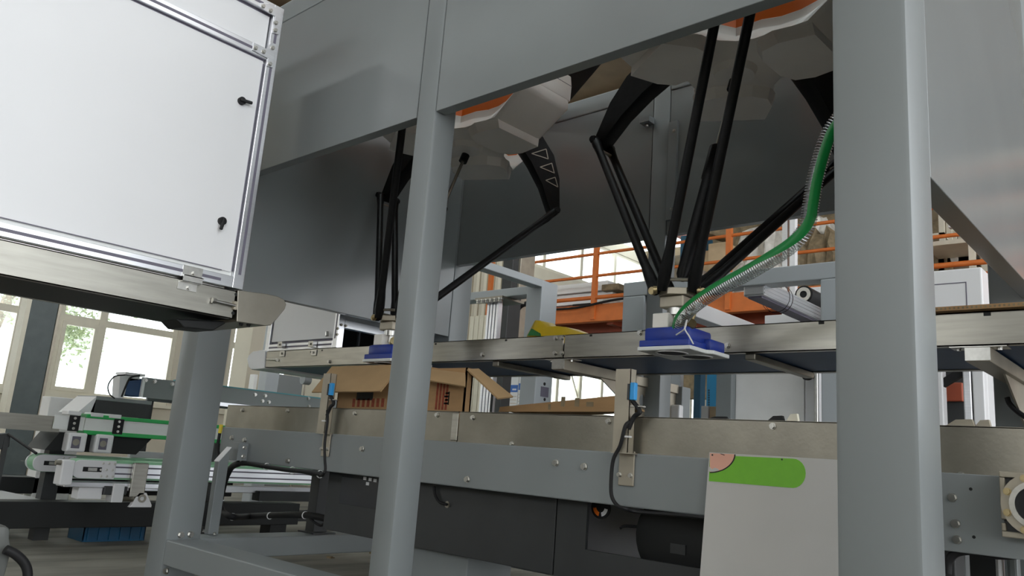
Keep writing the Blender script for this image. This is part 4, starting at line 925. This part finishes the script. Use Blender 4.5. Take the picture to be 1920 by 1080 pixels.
# ================================================================== THINGS SEEN BETWEEN THE TWO CONVEYORS
def upright(name, label, cat, px0, px1, pyb, Y, th, z1, m, z0=0, group=None):
    a, c = onY(px0, pyb, Y), onY(px1, pyb, Y)
    return tag(B().box(a.x, c.x, Y, Y + th, z0, z1).build(name, m, None, bevel=.006), label, cat, group)
upright('steel_post', 'dark brown steel post right of the cartons, behind the conveyors', 'post', 906, 940, 740, 6.0, .2, 2.35, 'dark_paint')
upright('steel_post', 'dark steel post standing behind the finned lift column', 'post', 934, 953, 610, 6.5, .25, 3.2, 'dark_paint')
upright('steel_post', 'brown steel post right of the finned lift column with hanging cable', 'post', 953, 968, 610, 6.6, .25, 3.2, 'tan_steel')
a = onY(985, 570, 6.6); t0 = B().tube(spline([onY(x, y, 6.6) for x, y in ((1003, 571), (985, 570), (973, 577), (966, 592))]), .03).build('hanging_cable', 'rubber', None); tag(t0, 'short dark cable bent out from the brown post', 'cable')
upright('cream_pier', 'cream pier standing behind the left conveyor end', 'pier', 432, 462, 700, 7.0, .3, 4.0, 'cream')
upright('dark_upright', 'dark upright beside the cream pier behind the upper conveyor end', 'upright', 462, 486, 700, 7.32, .2, 3.6, 'black_paint')
upright('pipe_post', 'slim white post under the left end of the upper conveyor', 'post', 467, 476, 715, 6.5, .06, 1.6, 'foam')
upright('tool_cabinet', 'grey machine box with yellow label under the left conveyor end', 'cabinet', 498, 522, 720, 6.2, .4, 1.55, 'paint')
a = onY(508, 702, 6.19); tag(B().box(a.x - .05, a.x + .05, 6.185, 6.195, a.z - .05, a.z + .06).build('yellow_label', 'card_pale', None), 'pale yellow label plate on the grey machine box', 'label')
p = onY(572, 712, 5.6)
lp = thing('signal_stand', 'thin stand with a grey round head left of the open carton', 'stand', (p.x, 5.6, 0))
B().cyl((p.x, 5.6, 0), (p.x, 5.6, p.z), .012).build('pole', 'steel_rough', lp); B().cyl((p.x, 5.56, p.z), (p.x, 5.66, p.z), .06, seg=20).build('head', 'paint', lp, smooth=True); q = onY(574, 698, 5.6)
B().cyl((q.x, 5.56, q.z), (q.x, 5.66, q.z), .03, seg=14).build('red_button', 'red', lp, smooth=True)
upright('machine_cover', 'cream machine cover with a dark arch behind the open carton', 'cover', 528, 600, 730, 7.0, .6, onY(560, 690, 7.0).z, 'cream')
# wall boards behind the right carton flap
Yb = 8.0
for k in range(5):
    a = onY(868 + 9 * k, 745, Yb); c = onY(876 + 9 * k, 745, Yb)
    o = B().box(a.x, c.x, Yb, Yb + .05, 0, 2.6).build('wall_board', 'frame_cream', None, bevel=.01); tag(o, 'cream upright wall board behind the right carton flap', 'board', 'cream boards behind the cartons')
# stack of white cartons with blue print
for k, (x0, x1) in enumerate(((954, 968), (969, 991))):
    a = onY(x0, 770, 5.2); c = onY(x1, 770, 5.2); zz = onY(x0, 700, 5.2).z
    t = thing('white_carton', 'white carton with blue printed band, %s of the two behind the conveyor' % ('narrow left one' if k == 0 else 'wider right one'), 'carton', (a.x, 5.2, .9), 'white cartons behind the conveyor')
    B().box(a.x, c.x, 5.2, 5.5, .9, zz + .1).build('box', 'foam', t, bevel=.004)
    z1 = onY(x0, 733 - 4 * k, 5.2).z; z0_ = onY(x0, 724 - 3 * k, 5.2).z
    B().box(a.x + .002, c.x - .002, 5.1985, 5.2005, z1 - .01, z0_ + .01).build('printed_band', 'print_blue', t)
    for j in range(6): B().box(a.x + .008, c.x - .01, 5.1985, 5.2005, z1 - .05 - .03 * j, z1 - .046 - .03 * j).build('text_line', 'card_pale', t)
    for j in range(4):
        xx = a.x + (c.x - a.x) * (.3 + .14 * j); B().box(xx, xx + .008, 5.197, 5.199, z1 + .005, z1 + .02).build('letter', 'foam', t)
    B().box(a.x - .02, c.x + .02, 5.15, 5.55, .86, .9).build('tray', 'paint', t); B().box(a.x, c.x, 5.2, 5.5, 0, .86).build('pedestal', 'dark_paint', t)
p = onY(945, 738, 5.3); t0 = B().tube(spline([onY(x, y, 5.3) for x, y in ((975, 738), (947, 741), (942, 737), (944, 730))]), .018).build('copper_pipe', 'rust_red', None); tag(t0, 'bent reddish pipe beside the white cartons', 'pipe')
# square opening and holes in the lit flank of the portal post
p = onX(1021, 735, XA); q = onX(1028, 735, XA); hh = abs(onX(1021, 725, XA).z - onX(1021, 744, XA).z) / 2
B().box(XA - .002, XA + .002, p.y - .045, p.y + .045, p.z - hh, p.z + hh).build('opening', 'groove', sa)
for py in (720, 749): q = onX(1021, py, XA); B().cyl((XA - .002, q.y, q.z), (XA + .002, q.y, q.z), .012, seg=12).build('hole', 'black_paint', sa)
# region right: post, brown space, blue posts, small boxes
upright('white_post', 'white post right of the conveyor gusset plate', 'post', 1244, 1265, 745, 4.9, .12, 1.5, 'cabinet_white')
upright('brown_backdrop', 'dark brown rack panel behind the blue posts', 'rack', 1262, 1350, 740, 9.5, .1, 2.2, 'brown_stuff', onY(1300, 748, 9.5).z)
upright('blue_post', 'dark blue-green post between the conveyors', 'post', 1300, 1313, 740, 5.4, .08, 1.6, 'blue_dark')
bpst = upright('blue_post', 'bright blue perforated post beside the dark blue one', 'post', 1324, 1344, 740, 5.3, .06, 1.6, 'blue_light')
for k in range(9):
    q = onY(1329, 732 + 4.5 * k, 5.299); B().cyl(q, q + Vector((0, .003, 0)), .008, seg=10).build('hole', 'blue_dark', bpst)
for k, (x0, x1, yt, m, lb) in enumerate(((1314, 1328, 761, 'foam', 'small white box under the blue posts'), (1330, 1345, 762, 'card_pale', 'small tan box under the blue posts'))):
    a = onY(x0, 785, 5.0); c = onY(x1, 785, 5.0); zz = onY(x0, yt, 5.0).z
    tag(B().box(a.x, c.x, 5.0, 5.2, .78, zz).build('small_box', m, None, bevel=.004), lb, 'box')
a = onY(1310, 790, 5.0); c = onY(1352, 790, 5.0); tag(B().box(a.x - .3, c.x + .1, 4.95, 5.3, 0, .78).build('side_table', 'dark_paint', None), 'dark low bench under the small boxes', 'bench')
p = [onY(x, y, 5.6) for x, y in ((1268, 748), (1275, 750), (1283, 758), (1282, 790))] + [Vector((onY(1282, 790, 5.6).x, 5.6, 0))]; t0 = B().tube(spline(p), .022).build('bent_pipe', 'tan_steel', None); tag(t0, 'bent pale pipe left of the blue posts', 'pipe')
Yg = 4.8; a = onY(1350, 750, Yg); m0 = onY(1379, 750, Yg); c = onY(1508, 750, Yg); e = onY(1536, 750, Yg)
pc = thing('panel_cabinet', 'light grey panelled cabinet between the two conveyors left of the big post', 'cabinet', (a.x, Yg, 0))
B().box(a.x, m0.x, Yg - .06, Yg + .3, 0, 1.5).build('corner_post', 'paint', pc, bevel=.006)
B().box(m0.x, c.x, Yg, Yg + .3, 0, 1.5).build('panel', 'foam', pc, bevel=.004)
B().box(c.x + .004, e.x, Yg, Yg + .3, 0, 1.5).build('side_panel', 'cabinet_white', pc, bevel=.004)
B().cyl((e.x - .015, Yg - .01, .9), (e.x - .015, Yg - .01, 1.5), .012, seg=10).build('hinge_rod', 'zinc', pc, smooth=True)
tr_ = B().tube(spline([onY(x, y, Yg - .02) for x, y in ((1505, 705), (1508, 710), (1518, 711), (1526, 705))]), .006).build('cable', 'rubber', pc)
upright('concrete_pier', 'grey concrete pier at the left edge of the big post', 'pier', 1537, 1600, 740, 5.6, .3, 1.7, 'concrete')
p = onY(1556, 723, 5.59)
es = thing('emergency_stop', 'red emergency stop button on the concrete pier by the big post', 'button', (p.x, 5.59, p.z))
B().box(p.x - .03, p.x + .03, 5.575, 5.598, p.z - .05, p.z + .06).build('box', 'yellow', es); B().cyl((p.x, 5.545, p.z), (p.x, 5.575, p.z), .028, seg=16).build('button', 'red', es, smooth=True)
# bits lying on the guard plate edge
for k, (px, py, rx_, rz_, m, lb, cat) in enumerate(((1345, 781, .03, .008, 'rubber', 'black strap end on the conveyor edge left of the grey cabinet', 'strap'), (1454, 781, .022, .014, 'rubber', 'black rubber scrap on the conveyor edge before the grey cabinet', 'scrap'),
                                                    (1485, 778, .016, .02, 'frame_cream', 'cream tape scrap standing on the conveyor edge', 'scrap'), (1800, 788, .03, .016, 'tan_steel', 'pale bracket plate on the guard edge right of the big post', 'bracket'), (1842, 789, .016, .016, 'tan_steel', 'smaller pale bracket plate on the guard edge at the right', 'bracket'))):
    p = onY(px, py, YB + .03); zb_ = ZS + .0012
    tag(B().prism([(p.x - rx_, p.y, zb_), (p.x + rx_, p.y, zb_), (p.x + rx_ * .8, p.y, zb_ + rz_), (p.x - rx_ * .3, p.y, zb_ + rz_ * .9)], (0, .012, 0)).build('edge_piece', m, None, bevel=.001), lb, cat)
# right of the big post, below the upper conveyor
for k, (x0, x1, m, nm, lb) in enumerate(((1758, 1768, 'cabinet_white', 'white_upright', 'white upright right of the big post, leftmost below the upper conveyor'), (1806, 1822, 'aluminium', 'white_upright', 'bright ribbed upright right of the big post, below the upper conveyor'),
                                         (1824, 1846, 'cabinet_white', 'white_upright', 'wide pale upright left of the dark rear post'))):
    upright(nm, lb, 'upright', x0, x1, 740, 4.6, .08, 1.5, m)
upright('orange_panel', 'rust orange panel between the white uprights right of the big post', 'panel', 1768, 1805, 750, 4.9, .04, onY(1780, 717, 4.9).z, 'rust_red', onY(1780, 752, 4.9).z)
upright('dark_backing', 'dark filler sheet behind the rust orange panel right of the big post', 'panel', 1762, 1812, 750, 4.945, .05, 1.5, 'dark_paint')  # sheet added to fill the dark background between the uprights
a = onY(1765, 705, 5.4); t0 = B().bar(onY(1764, 722, 4.64), onY(1810, 694, 4.64), .04, .04).build('dark_strut', 'rubber', None); tag(t0, 'dark slanted strut above the rust orange panel', 'strut')
t0 = B().tube(spline([onY(x, y, 2.9) for x, y in ((1888, 745), (1893, 757), (1908, 772), (1935, 790))]), .008).build('drop_cable', 'rubber', None); tag(t0, 'black cable hanging along the gusset plate at the right edge', 'cable')
t0 = B().tube(spline([onY(x, y, 1.98) for x, y in ((1776, 1075), (1779, 1052), (1795, 1036), (1830, 1033), (1870, 1041), (1930, 1040))]), .009, 10).build('loop_cable', 'rubber', None, smooth=True); tag(t0, 'thick black cable looping under the right end plate', 'cable')
for k, (x0, x1, m, lb) in enumerate(((1790, 1812, 'paint', 'grey strut below the right end plate, left one'), (1866, 1878, 'cabinet_white', 'white strut below the right end plate'), (1888, 1908, 'paint', 'grey strut below the right end plate, right one'))):
    upright('under_strut', lb, 'strut', x0, x1, 1065, 2.2, .04, .535, m)

# ================================================================== OUTFEED CONVEYOR AND BELT MACHINE AT THE LEFT
XO = -5.0; a = onX(269, 707, XO); c = onX(269, 745, XO)
oc = thing('outfeed_conveyor', 'long grey conveyor with teal belt edge running back behind the left post', 'conveyor', (XO - .3, 4, 0))
ob = B().box(XO - .02, XO, a.y, 7.0, c.z, a.z).build('side_beam', 'paint', oc)
B().box(XO - .6, XO - .58, a.y + .3, 7.0, c.z, a.z).build('side_beam', 'paint', oc)
B().box(XO - .58, XO - .02, a.y + .25, 7.0, a.z - .02, a.z + .008).build('belt', 'belt_teal', oc)
B().box(XO - .02, XO + .004, a.y + .2, 7.0, a.z, a.z + .008).build('belt_edge', 'belt_teal', oc)
B().box(XO - .005, XO + .012, 2.6, 7.0, c.z - .004, c.z + .02).build('lower_rail', 'aluminium', oc)
for px, py in ((273, 713), (290, 715), (323, 720), (478, 740), (497, 742), (492, 752), (504, 754), (578, 747), (579, 762)): bolt(onX(px, py, XO + .001), (1, 0, 0), ob, .010)
for yy in (2.4, 4.5, 6.8): B().box(XO - .56, XO - .5, yy, yy + .06, 0, c.z).build('leg', 'dark_paint', oc); B().box(XO - .08, XO - .02, yy, yy + .06, 0, c.z).build('leg', 'dark_paint', oc)
hd = thing('conveyor_motor', 'motor head with blue-black body and thin cables on the outfeed conveyor end', 'motor', (XO - .05, a.y - .1, c.z))
p1 = onX(232, 710, XO); p2 = onX(268, 745, XO)
B().box(XO - .16, XO - .02, p1.y + .03, p2.y - .005, p2.z, a.z - .01).build('body', 'belt_blue', hd, bevel=.006)
B().prism([onX(x, y, XO - .02) for x, y in ((225, 704), (262, 704), (262, 712), (240, 714), (232, 745), (222, 750))], (-.1, 0, 0)).build('bracket', 'cabinet_white', hd)
B().box(XO - .15, XO, onX(236, 700, XO).y, onX(273, 700, XO).y, a.z + .003, a.z + .018).build('top_plate', 'cabinet_white', hd)
B().box(XO - .014, XO + .006, p2.y - .02, p2.y - .004, c.z, a.z).build('end_plate', 'cabinet_white', hd)
B().tube(spline([onX(x, y, XO) for x, y in ((235, 703), (215, 706), (203, 722), (205, 738), (215, 747))]), .004).build('cable', 'rubber', hd)
B().tube(spline([onX(x, y, XO + .01) for x, y in ((262, 704), (245, 708), (236, 724), (228, 744))]), .006).build('cable', 'rubber', hd)

# two lower belt lines with rounded noses
def nose_line(label, X, px0, py0, pyt, pyb, y1):
    n = onX(px0, py0, X); zt_ = onX(px0 + 20, pyt, X).z; zb_ = onX(px0 + 20, pyb, X).z; r = (zt_ - zb_) / 2; zc = (zt_ + zb_) / 2
    t = thing('belt_line', label, 'conveyor', (X, n.y, zb_), 'narrow belt lines at the left')
    arc = [Vector((X, n.y + r - r * math.sin(a_), zc + r * math.cos(a_))) for a_ in [math.pi * k / 12 for k in range(13)]]
    ln = .22
    side = B().prism([Vector((X, n.y + ln, zt_))] + arc + [Vector((X, n.y + ln, zb_))], (-.012, 0, 0)).build('nose_plate', 'cabinet_white', t, bevel=.002)
    B().prism([Vector((X, n.y + ln, zt_))] + arc + [Vector((X, n.y + ln, zb_))], (-.012, 0, 0)).build('far_nose_plate', 'cabinet_white', t).location.x -= .12
    inn = [Vector((X - .012, v.y + .006, zc + (v.z - zc) * 1.04)) for v in arc]
    B().prism([Vector((X - .012, y1, zt_ + .003))] + inn + [Vector((X - .012, y1, zb_ - .003))], (-.108, 0, 0)).build('belt', 'belt_pale_green' if True else '', t, smooth=True)
    B().box(X - .01, X, n.y + ln, y1, zb_ + .008, zt_ - .012).build('side_profile', 'aluminium', t)
    for zz in (zb_ + .025, zt_ - .035): B().box(X, X + .002, n.y + ln, y1, zz, zz + .008).build('slot', 'groove', t)
    sl = B().box(X - .001, X + .001, n.y + .055, n.y + .15, zc - .012, zc + .012).build('slot', 'rubber', side, bevel=.0005)
    B().box(X, X + .004, n.y + .08, n.y + .125, zc - .008, zc + .008).build('tension_block', 'zinc', side)
    for k in range(3):
        for zz in (-.7, 0, .7): bolt((X, n.y + .145 + .03 * k + .01 * abs(zz), zc + zz * r), (1, 0, 0), side, .005)
    B().cyl((X - .14, n.y - .01, zc), (X - .14, n.y - .01, zc + .001), .01).build('pin', 'steel_rough', t)
    return t, n, zb_
nose_line('narrow belt line with rounded aluminium nose, nearer one of the pair at the left', -4.45, 134, 880, 862, 897, 3.4)
nose_line('narrow belt line with rounded aluminium nose, farther one of the pair at the left', -4.95, 62, 868, 852, 884, 3.4)
# carriage under the nearer line
n = onX(185, 905, -4.45)
cr = thing('belt_carriage', 'machined aluminium carriage below the nearer belt line', 'carriage', (-4.5, 1.8, .24))
X = -4.45
B().box(X - .1, X + .01, 1.60, 2.15, .335, .362).build('rail', 'aluminium', cr, bevel=.003)
B().box(X - .06, X + .03, 1.57, 1.63, .345, .47).build('end_block', 'cabinet_white', cr, bevel=.006)
B().cyl((X + .0, 1.545, .455), (X, 1.60, .455), .013, seg=10).build('screw', 'steel_rough', cr, smooth=True)
B().box(X - .09, X + .0, 1.68, 1.80, .275, .335).build('slider', 'cabinet_white', cr, bevel=.004)
B().box(X - .06, X + .02, 1.80, 1.92, .30, .345).build('slider', 'dark_paint', cr, bevel=.004)
B().box(X - .05, X + .03, 1.84, 1.90, .262, .36).build('post', 'cabinet_white', cr, bevel=.004)
B().box(X + .004, X + .03, 1.93, 2.01, .29, .47).build('guard', 'steel', cr, bevel=.004)
bk = B().prism([(X + .03, 1.94, .238), (X + .03, 2.06, .238), (X + .03, 2.06, .25), (X + .03, 2.03, .30), (X + .03, 2.02, .315), (X + .03, 1.98, .315), (X + .03, 1.97, .30), (X + .03, 1.95, .25)], (-.03, 0, 0)).build('bearing_bracket', 'cabinet_white', cr, bevel=.002)
B().ring((X + .031, 2.0, .285), (1, 0, 0), .022, .012, .004, 18).build('bearing', 'steel_rough', bk)
B().cyl((X - .1, 1.88, .285), (X + .02, 1.97, .285), .022, seg=14).build('shaft', 'steel_rough', cr, smooth=True)
# upper double belt unit with green belts
X = -4.8
ub = thing('green_belt_unit', 'horizontal twin belt unit with bright green belts and white side plates at the left', 'conveyor', (X, 2.2, .5))
y0_ = onX(160, 790, X).y
B().box(X - .012, X, y0_, 3.6, .622, .690).build('side_plate', 'white_plastic', ub)
B().box(X - .012, X, y0_ - .16, y0_ - .005, .618, .692).build('side_plate', 'white_plastic', ub)
B().box(X - .10, X + .006, y0_ + .0, 3.6, .690, .712).build('top_belt', 'belt_green', ub, bevel=.004)
B().box(X - .10, X + .006, y0_ + .0, 3.6, .598, .622).build('bottom_belt', 'belt_green', ub, bevel=.004)
for px in (138, 222):
    p = onX(px, 797, X + .004); o = B().box(X, X + .010, p.y - .028, p.y + .028, .612, .698).build('clamp_block', 'rubber', ub, bevel=.002)
    for dz in (-.028, 0, .028): bolt((X + .010, p.y, .655 + dz), (1, 0, 0), o, .006)
for k, yy in enumerate((y0_ - .1, y0_ + .02, y0_ + .12)): B().box(X - .09, X + .008, yy, yy + .07, .700, .722).build('belt_tensioner', 'cabinet_white', ub, bevel=.003)
B().box(X - .35, X - .02, 1.25, y0_ - .12, .60, .685).build('steel_plate', 'steel', ub)
for px in (120, 172):
    p = onX(px + 10, 812, X + .02); o = B().box(X - .06, X + .02, p.y, p.y + .10, .50, .605).build('gear_housing', 'cabinet_white', ub, bevel=.01)
    B().box(X + .0195, X + .022, p.y + .02, p.y + .065, .52, .585).build('opening', 'groove', o, bevel=.002)
    B().cyl((X + .02, p.y + .042, .553), (X + .025, p.y + .042, .553), .018, seg=14).build('shaft', 'steel_rough', o)
B().prism([(X - .06, 1.62, .50), (X - .06, 2.12, .50), (X - .06, 2.2, .60), (X - .06, 1.68, .60)], (-.3, 0, 0)).build('motor_cover', 'black_paint', ub)
for yy in (1.70, 2.7): B().box(X - .3, X - .22, yy, yy + .08, 0, .6).build('leg', 'dark_paint', ub)
# sloped grey hood above it
Xh = -5.0; hp_ = [onX(x, y, Xh) for x, y in ((181, 743), (286, 752), (274, 788), (168, 778))]
hd2 = thing('machine_hood', 'sloped pale grey hood over the green belt unit', 'hood', (Xh - .2, 2.0, .7))
B().prism([(Xh, hp_[0].y, .80), (Xh, hp_[1].y, .80), (Xh - .0, hp_[1].y, .825), (Xh, hp_[0].y, .825)], (-.3, 0, 0)).build('top', 'paint', hd2, bevel=.004)
B().prism([(Xh, hp_[0].y, .80), (Xh, hp_[1].y, .80), (Xh, hp_[2].y, .715), (Xh, hp_[3].y, .715)], (-.01, 0, 0)).build('side', 'dark_paint', hd2)
B().prism([(Xh, hp_[0].y, .82), (Xh, hp_[0].y - .09, .715), (Xh, hp_[0].y, .715)], (-.3, 0, 0)).build('front', 'cabinet_white', hd2)
# white guard block and ledge under the window
p = onX(128, 770, -5.6); tag(B().box(-5.75, -5.6, p.y - .12, p.y + .1, p.z - .08, p.z + .08).box(-5.75, -5.6, p.y - .12, p.y + .1, 0, p.z - .08).build('white_block', 'foam', None, bevel=.004), 'white printed block behind the green belt unit', 'block')
# black machine beams on the left floor
X = -4.7; tag(B().box(X - .14, X, -.5, 3.2, .102, .238).build('floor_beam', 'black_paint', None, bevel=.004), 'black steel beam low over the floor above the blue crate', 'beam')
X = -5.6; tag(B().box(X - .14, X, -.5, 3.2, .205, .305).build('floor_beam', 'black_paint', None, bevel=.004), 'black steel beam farther back, behind the belt lines at the left', 'beam')
for X_, yy, lb in ((-4.7, -.4, 'front'), (-4.7, 3.1, 'rear')): pass
bmx = [o for o in bpy.data.objects if o.name.startswith('floor_beam')]
for o, X_, z in ((bmx[0], -4.77, .102), (bmx[1], -5.67, .205)):
    for yy in (-.4, 3.0): B().box(X_ - .06, X_ + .06, yy, yy + .12, 0, z).build('foot', 'black_paint', o)
a0, a1, a2, a3 = onZ(0, 921, .21), onZ(85, 940, .21), onZ(0, 940, .21), onZ(0, 925, .21)
tag(B().prism([onZ(x, y, .216) for x, y in ((-70, 906), (0, 921), (88, 939.5), (-70, 939.5))], (0, 0, .006)).build('light_patch_plate', 'cabinet_white', None), 'triangular patch of light built as a pale plate between the two black beams', 'plate')
fpl = [o for o in bpy.data.objects if o.name == 'light_patch_plate'][0]
for px, py in ((20, 932), (-40, 932)):
    p = onZ(px, py, .216); B().box(p.x - .02, p.x + .02, p.y - .02, p.y + .02, 0, .216).build('support', 'black_paint', fpl)
# long pale rails of the belt machine seen through the cell behind the cable loop
for k in range(4):
    z = .505 - .068 * k
    o = B().box(-5.4, -5.36, 2.3, 7.5, z - .05, z).build('side_rail', 'aluminium' if k % 2 else 'cabinet_white', None, bevel=.004)
    tag(o, ['pale machine rail seen through the cable loop, topmost of four', 'pale machine rail seen through the cable loop, second from the top', 'pale machine rail seen through the cable loop, third from the top', 'pale machine rail seen through the cable loop, lowest of four'][k], 'rail', 'stacked rails behind the cable loop')
for z0_, z1_, X_, lb in ((.2, .27, -5.3, 'dark long beam below the pale rails behind the cable loop'), (.1, .17, -4.9, 'grey long beam lowest behind the cable loop')):
    tag(B().box(X_ - .1, X_, 3.25, 7.5, z0_, z1_).build('floor_beam', 'dark_paint', None, bevel=.004), lb, 'beam')
# blue crate on the floor
a, c = onZ(134, 1010, 0), onZ(262, 1013, 0)
ck = thing('blue_crate', 'translucent blue plastic crate on the floor under the black beam', 'crate', (-4.95, (a.y + c.y) / 2, 0))
x0, x1, y0_, y1_ = -5.12, -4.9, a.y - .0, c.y + .02
B().box(x0, x1, y0_, y1_, .0, .008).build('bottom', 'crate_blue', ck)
for bx in ((x0, x1, y0_, y0_ + .006), (x0, x1, y1_ - .006, y1_), (x0, x0 + .006, y0_, y1_), (x1 - .006, x1, y0_, y1_)): B().box(*bx, .008, .15).build('wall', 'crate_blue', ck)
B().box(x0 - .012, x1 + .012, y0_ - .012, y0_, .135, .155).box(x0 - .012, x1 + .012, y1_, y1_ + .012, .135, .155).box(x1, x1 + .012, y0_, y1_, .135, .155).box(x0 - .012, x0, y0_, y1_, .135, .155).build('rim', 'crate_blue', ck)
for k in range(6): yy = y0_ + .02 + k * (y1_ - y0_ - .05) / 5; B().box(x1, x1 + .008, yy, yy + .008, .01, .135).build('rib', 'crate_blue', ck)
# clamp arm and rounded foot at the left edge
p = onX(10, 812, -4.2)
ca = thing('clamp_arm', 'grey clamp with a thin black rod at the left edge', 'clamp', (-4.2, p.y, p.z - .1))
B().prism([onX(x, y, -4.2) for x, y in ((-60, 820), (15, 812), (20, 818), (18, 838), (-60, 860))], (-.05, 0, 0)).build('body', 'dark_paint', ca, bevel=.004)
B().cyl(onX(16, 814, -4.19), onX(68, 850, -4.0), .006, seg=8).build('rod', 'rubber', ca, smooth=True)
B().box(-4.215, -4.195, p.y + .0, p.y + .02, .05, p.z - .02).build('stem', 'dark_paint', ca)
X = -2.2; zc = onX(-10, 1030, X)
ft = thing('caster_foot', 'rounded grey caster foot with black cable in the lower left corner', 'foot', (X, zc.y, 0))
P = [onX(x, y, X) for x, y in ((-60, 1000), (-30, 985), (10, 986), (22, 990), (20, 1010), (24, 1030), (14, 1070), (8, 1090), (-60, 1090))]
B().prism(P, (-.12, 0, 0)).build('housing', 'foot_grey', ft, bevel=.012, smooth=True)
B().box(X - .09, X - .03, zc.y - .03, zc.y + .03, 0, P[-1].z).build('stem', 'foot_grey', ft)
B().tube(spline([onX(x, y, X + .02) for x, y in ((10, 1030), (30, 1040), (47, 1058), (52, 1080), (45, 1110))]), .011, 10).build('cable', 'rubber', ft, smooth=True)
# cables and debris on the floor under the dark cabinet
for k, pts in enumerate((((-2.0, 2.0), (-1.9, 2.2), (-2.1, 2.5), (-2.2, 2.3)), ((-1.75, 2.05), (-1.6, 2.2), (-1.75, 2.45), (-1.9, 2.4)))):
    t0 = B().tube(spline([(x - .6, y + .6, .012) for x, y in pts]), .01).build('floor_cable', 'rubber', None, smooth=True); tag(t0, ['coiled black cable on the floor right of the middle post', 'second black cable coil on the floor under the dark cabinet'][k], 'cable')
for k in range(14):
    x, y = random.uniform(-5.0, -3.6), random.uniform(2.2, 4.2)
    s = random.uniform(.012, .035); tag(B().prism([(x, y, 0), (x + s, y + s * .3, 0), (x + s * .8, y + s, 0), (x - s * .2, y + s * .7, 0)], (0, 0, s * .4)).build('debris', 'brown_stuff', None), 'small dark scrap lying on the concrete floor', 'debris', 'dark scraps on the concrete floor')
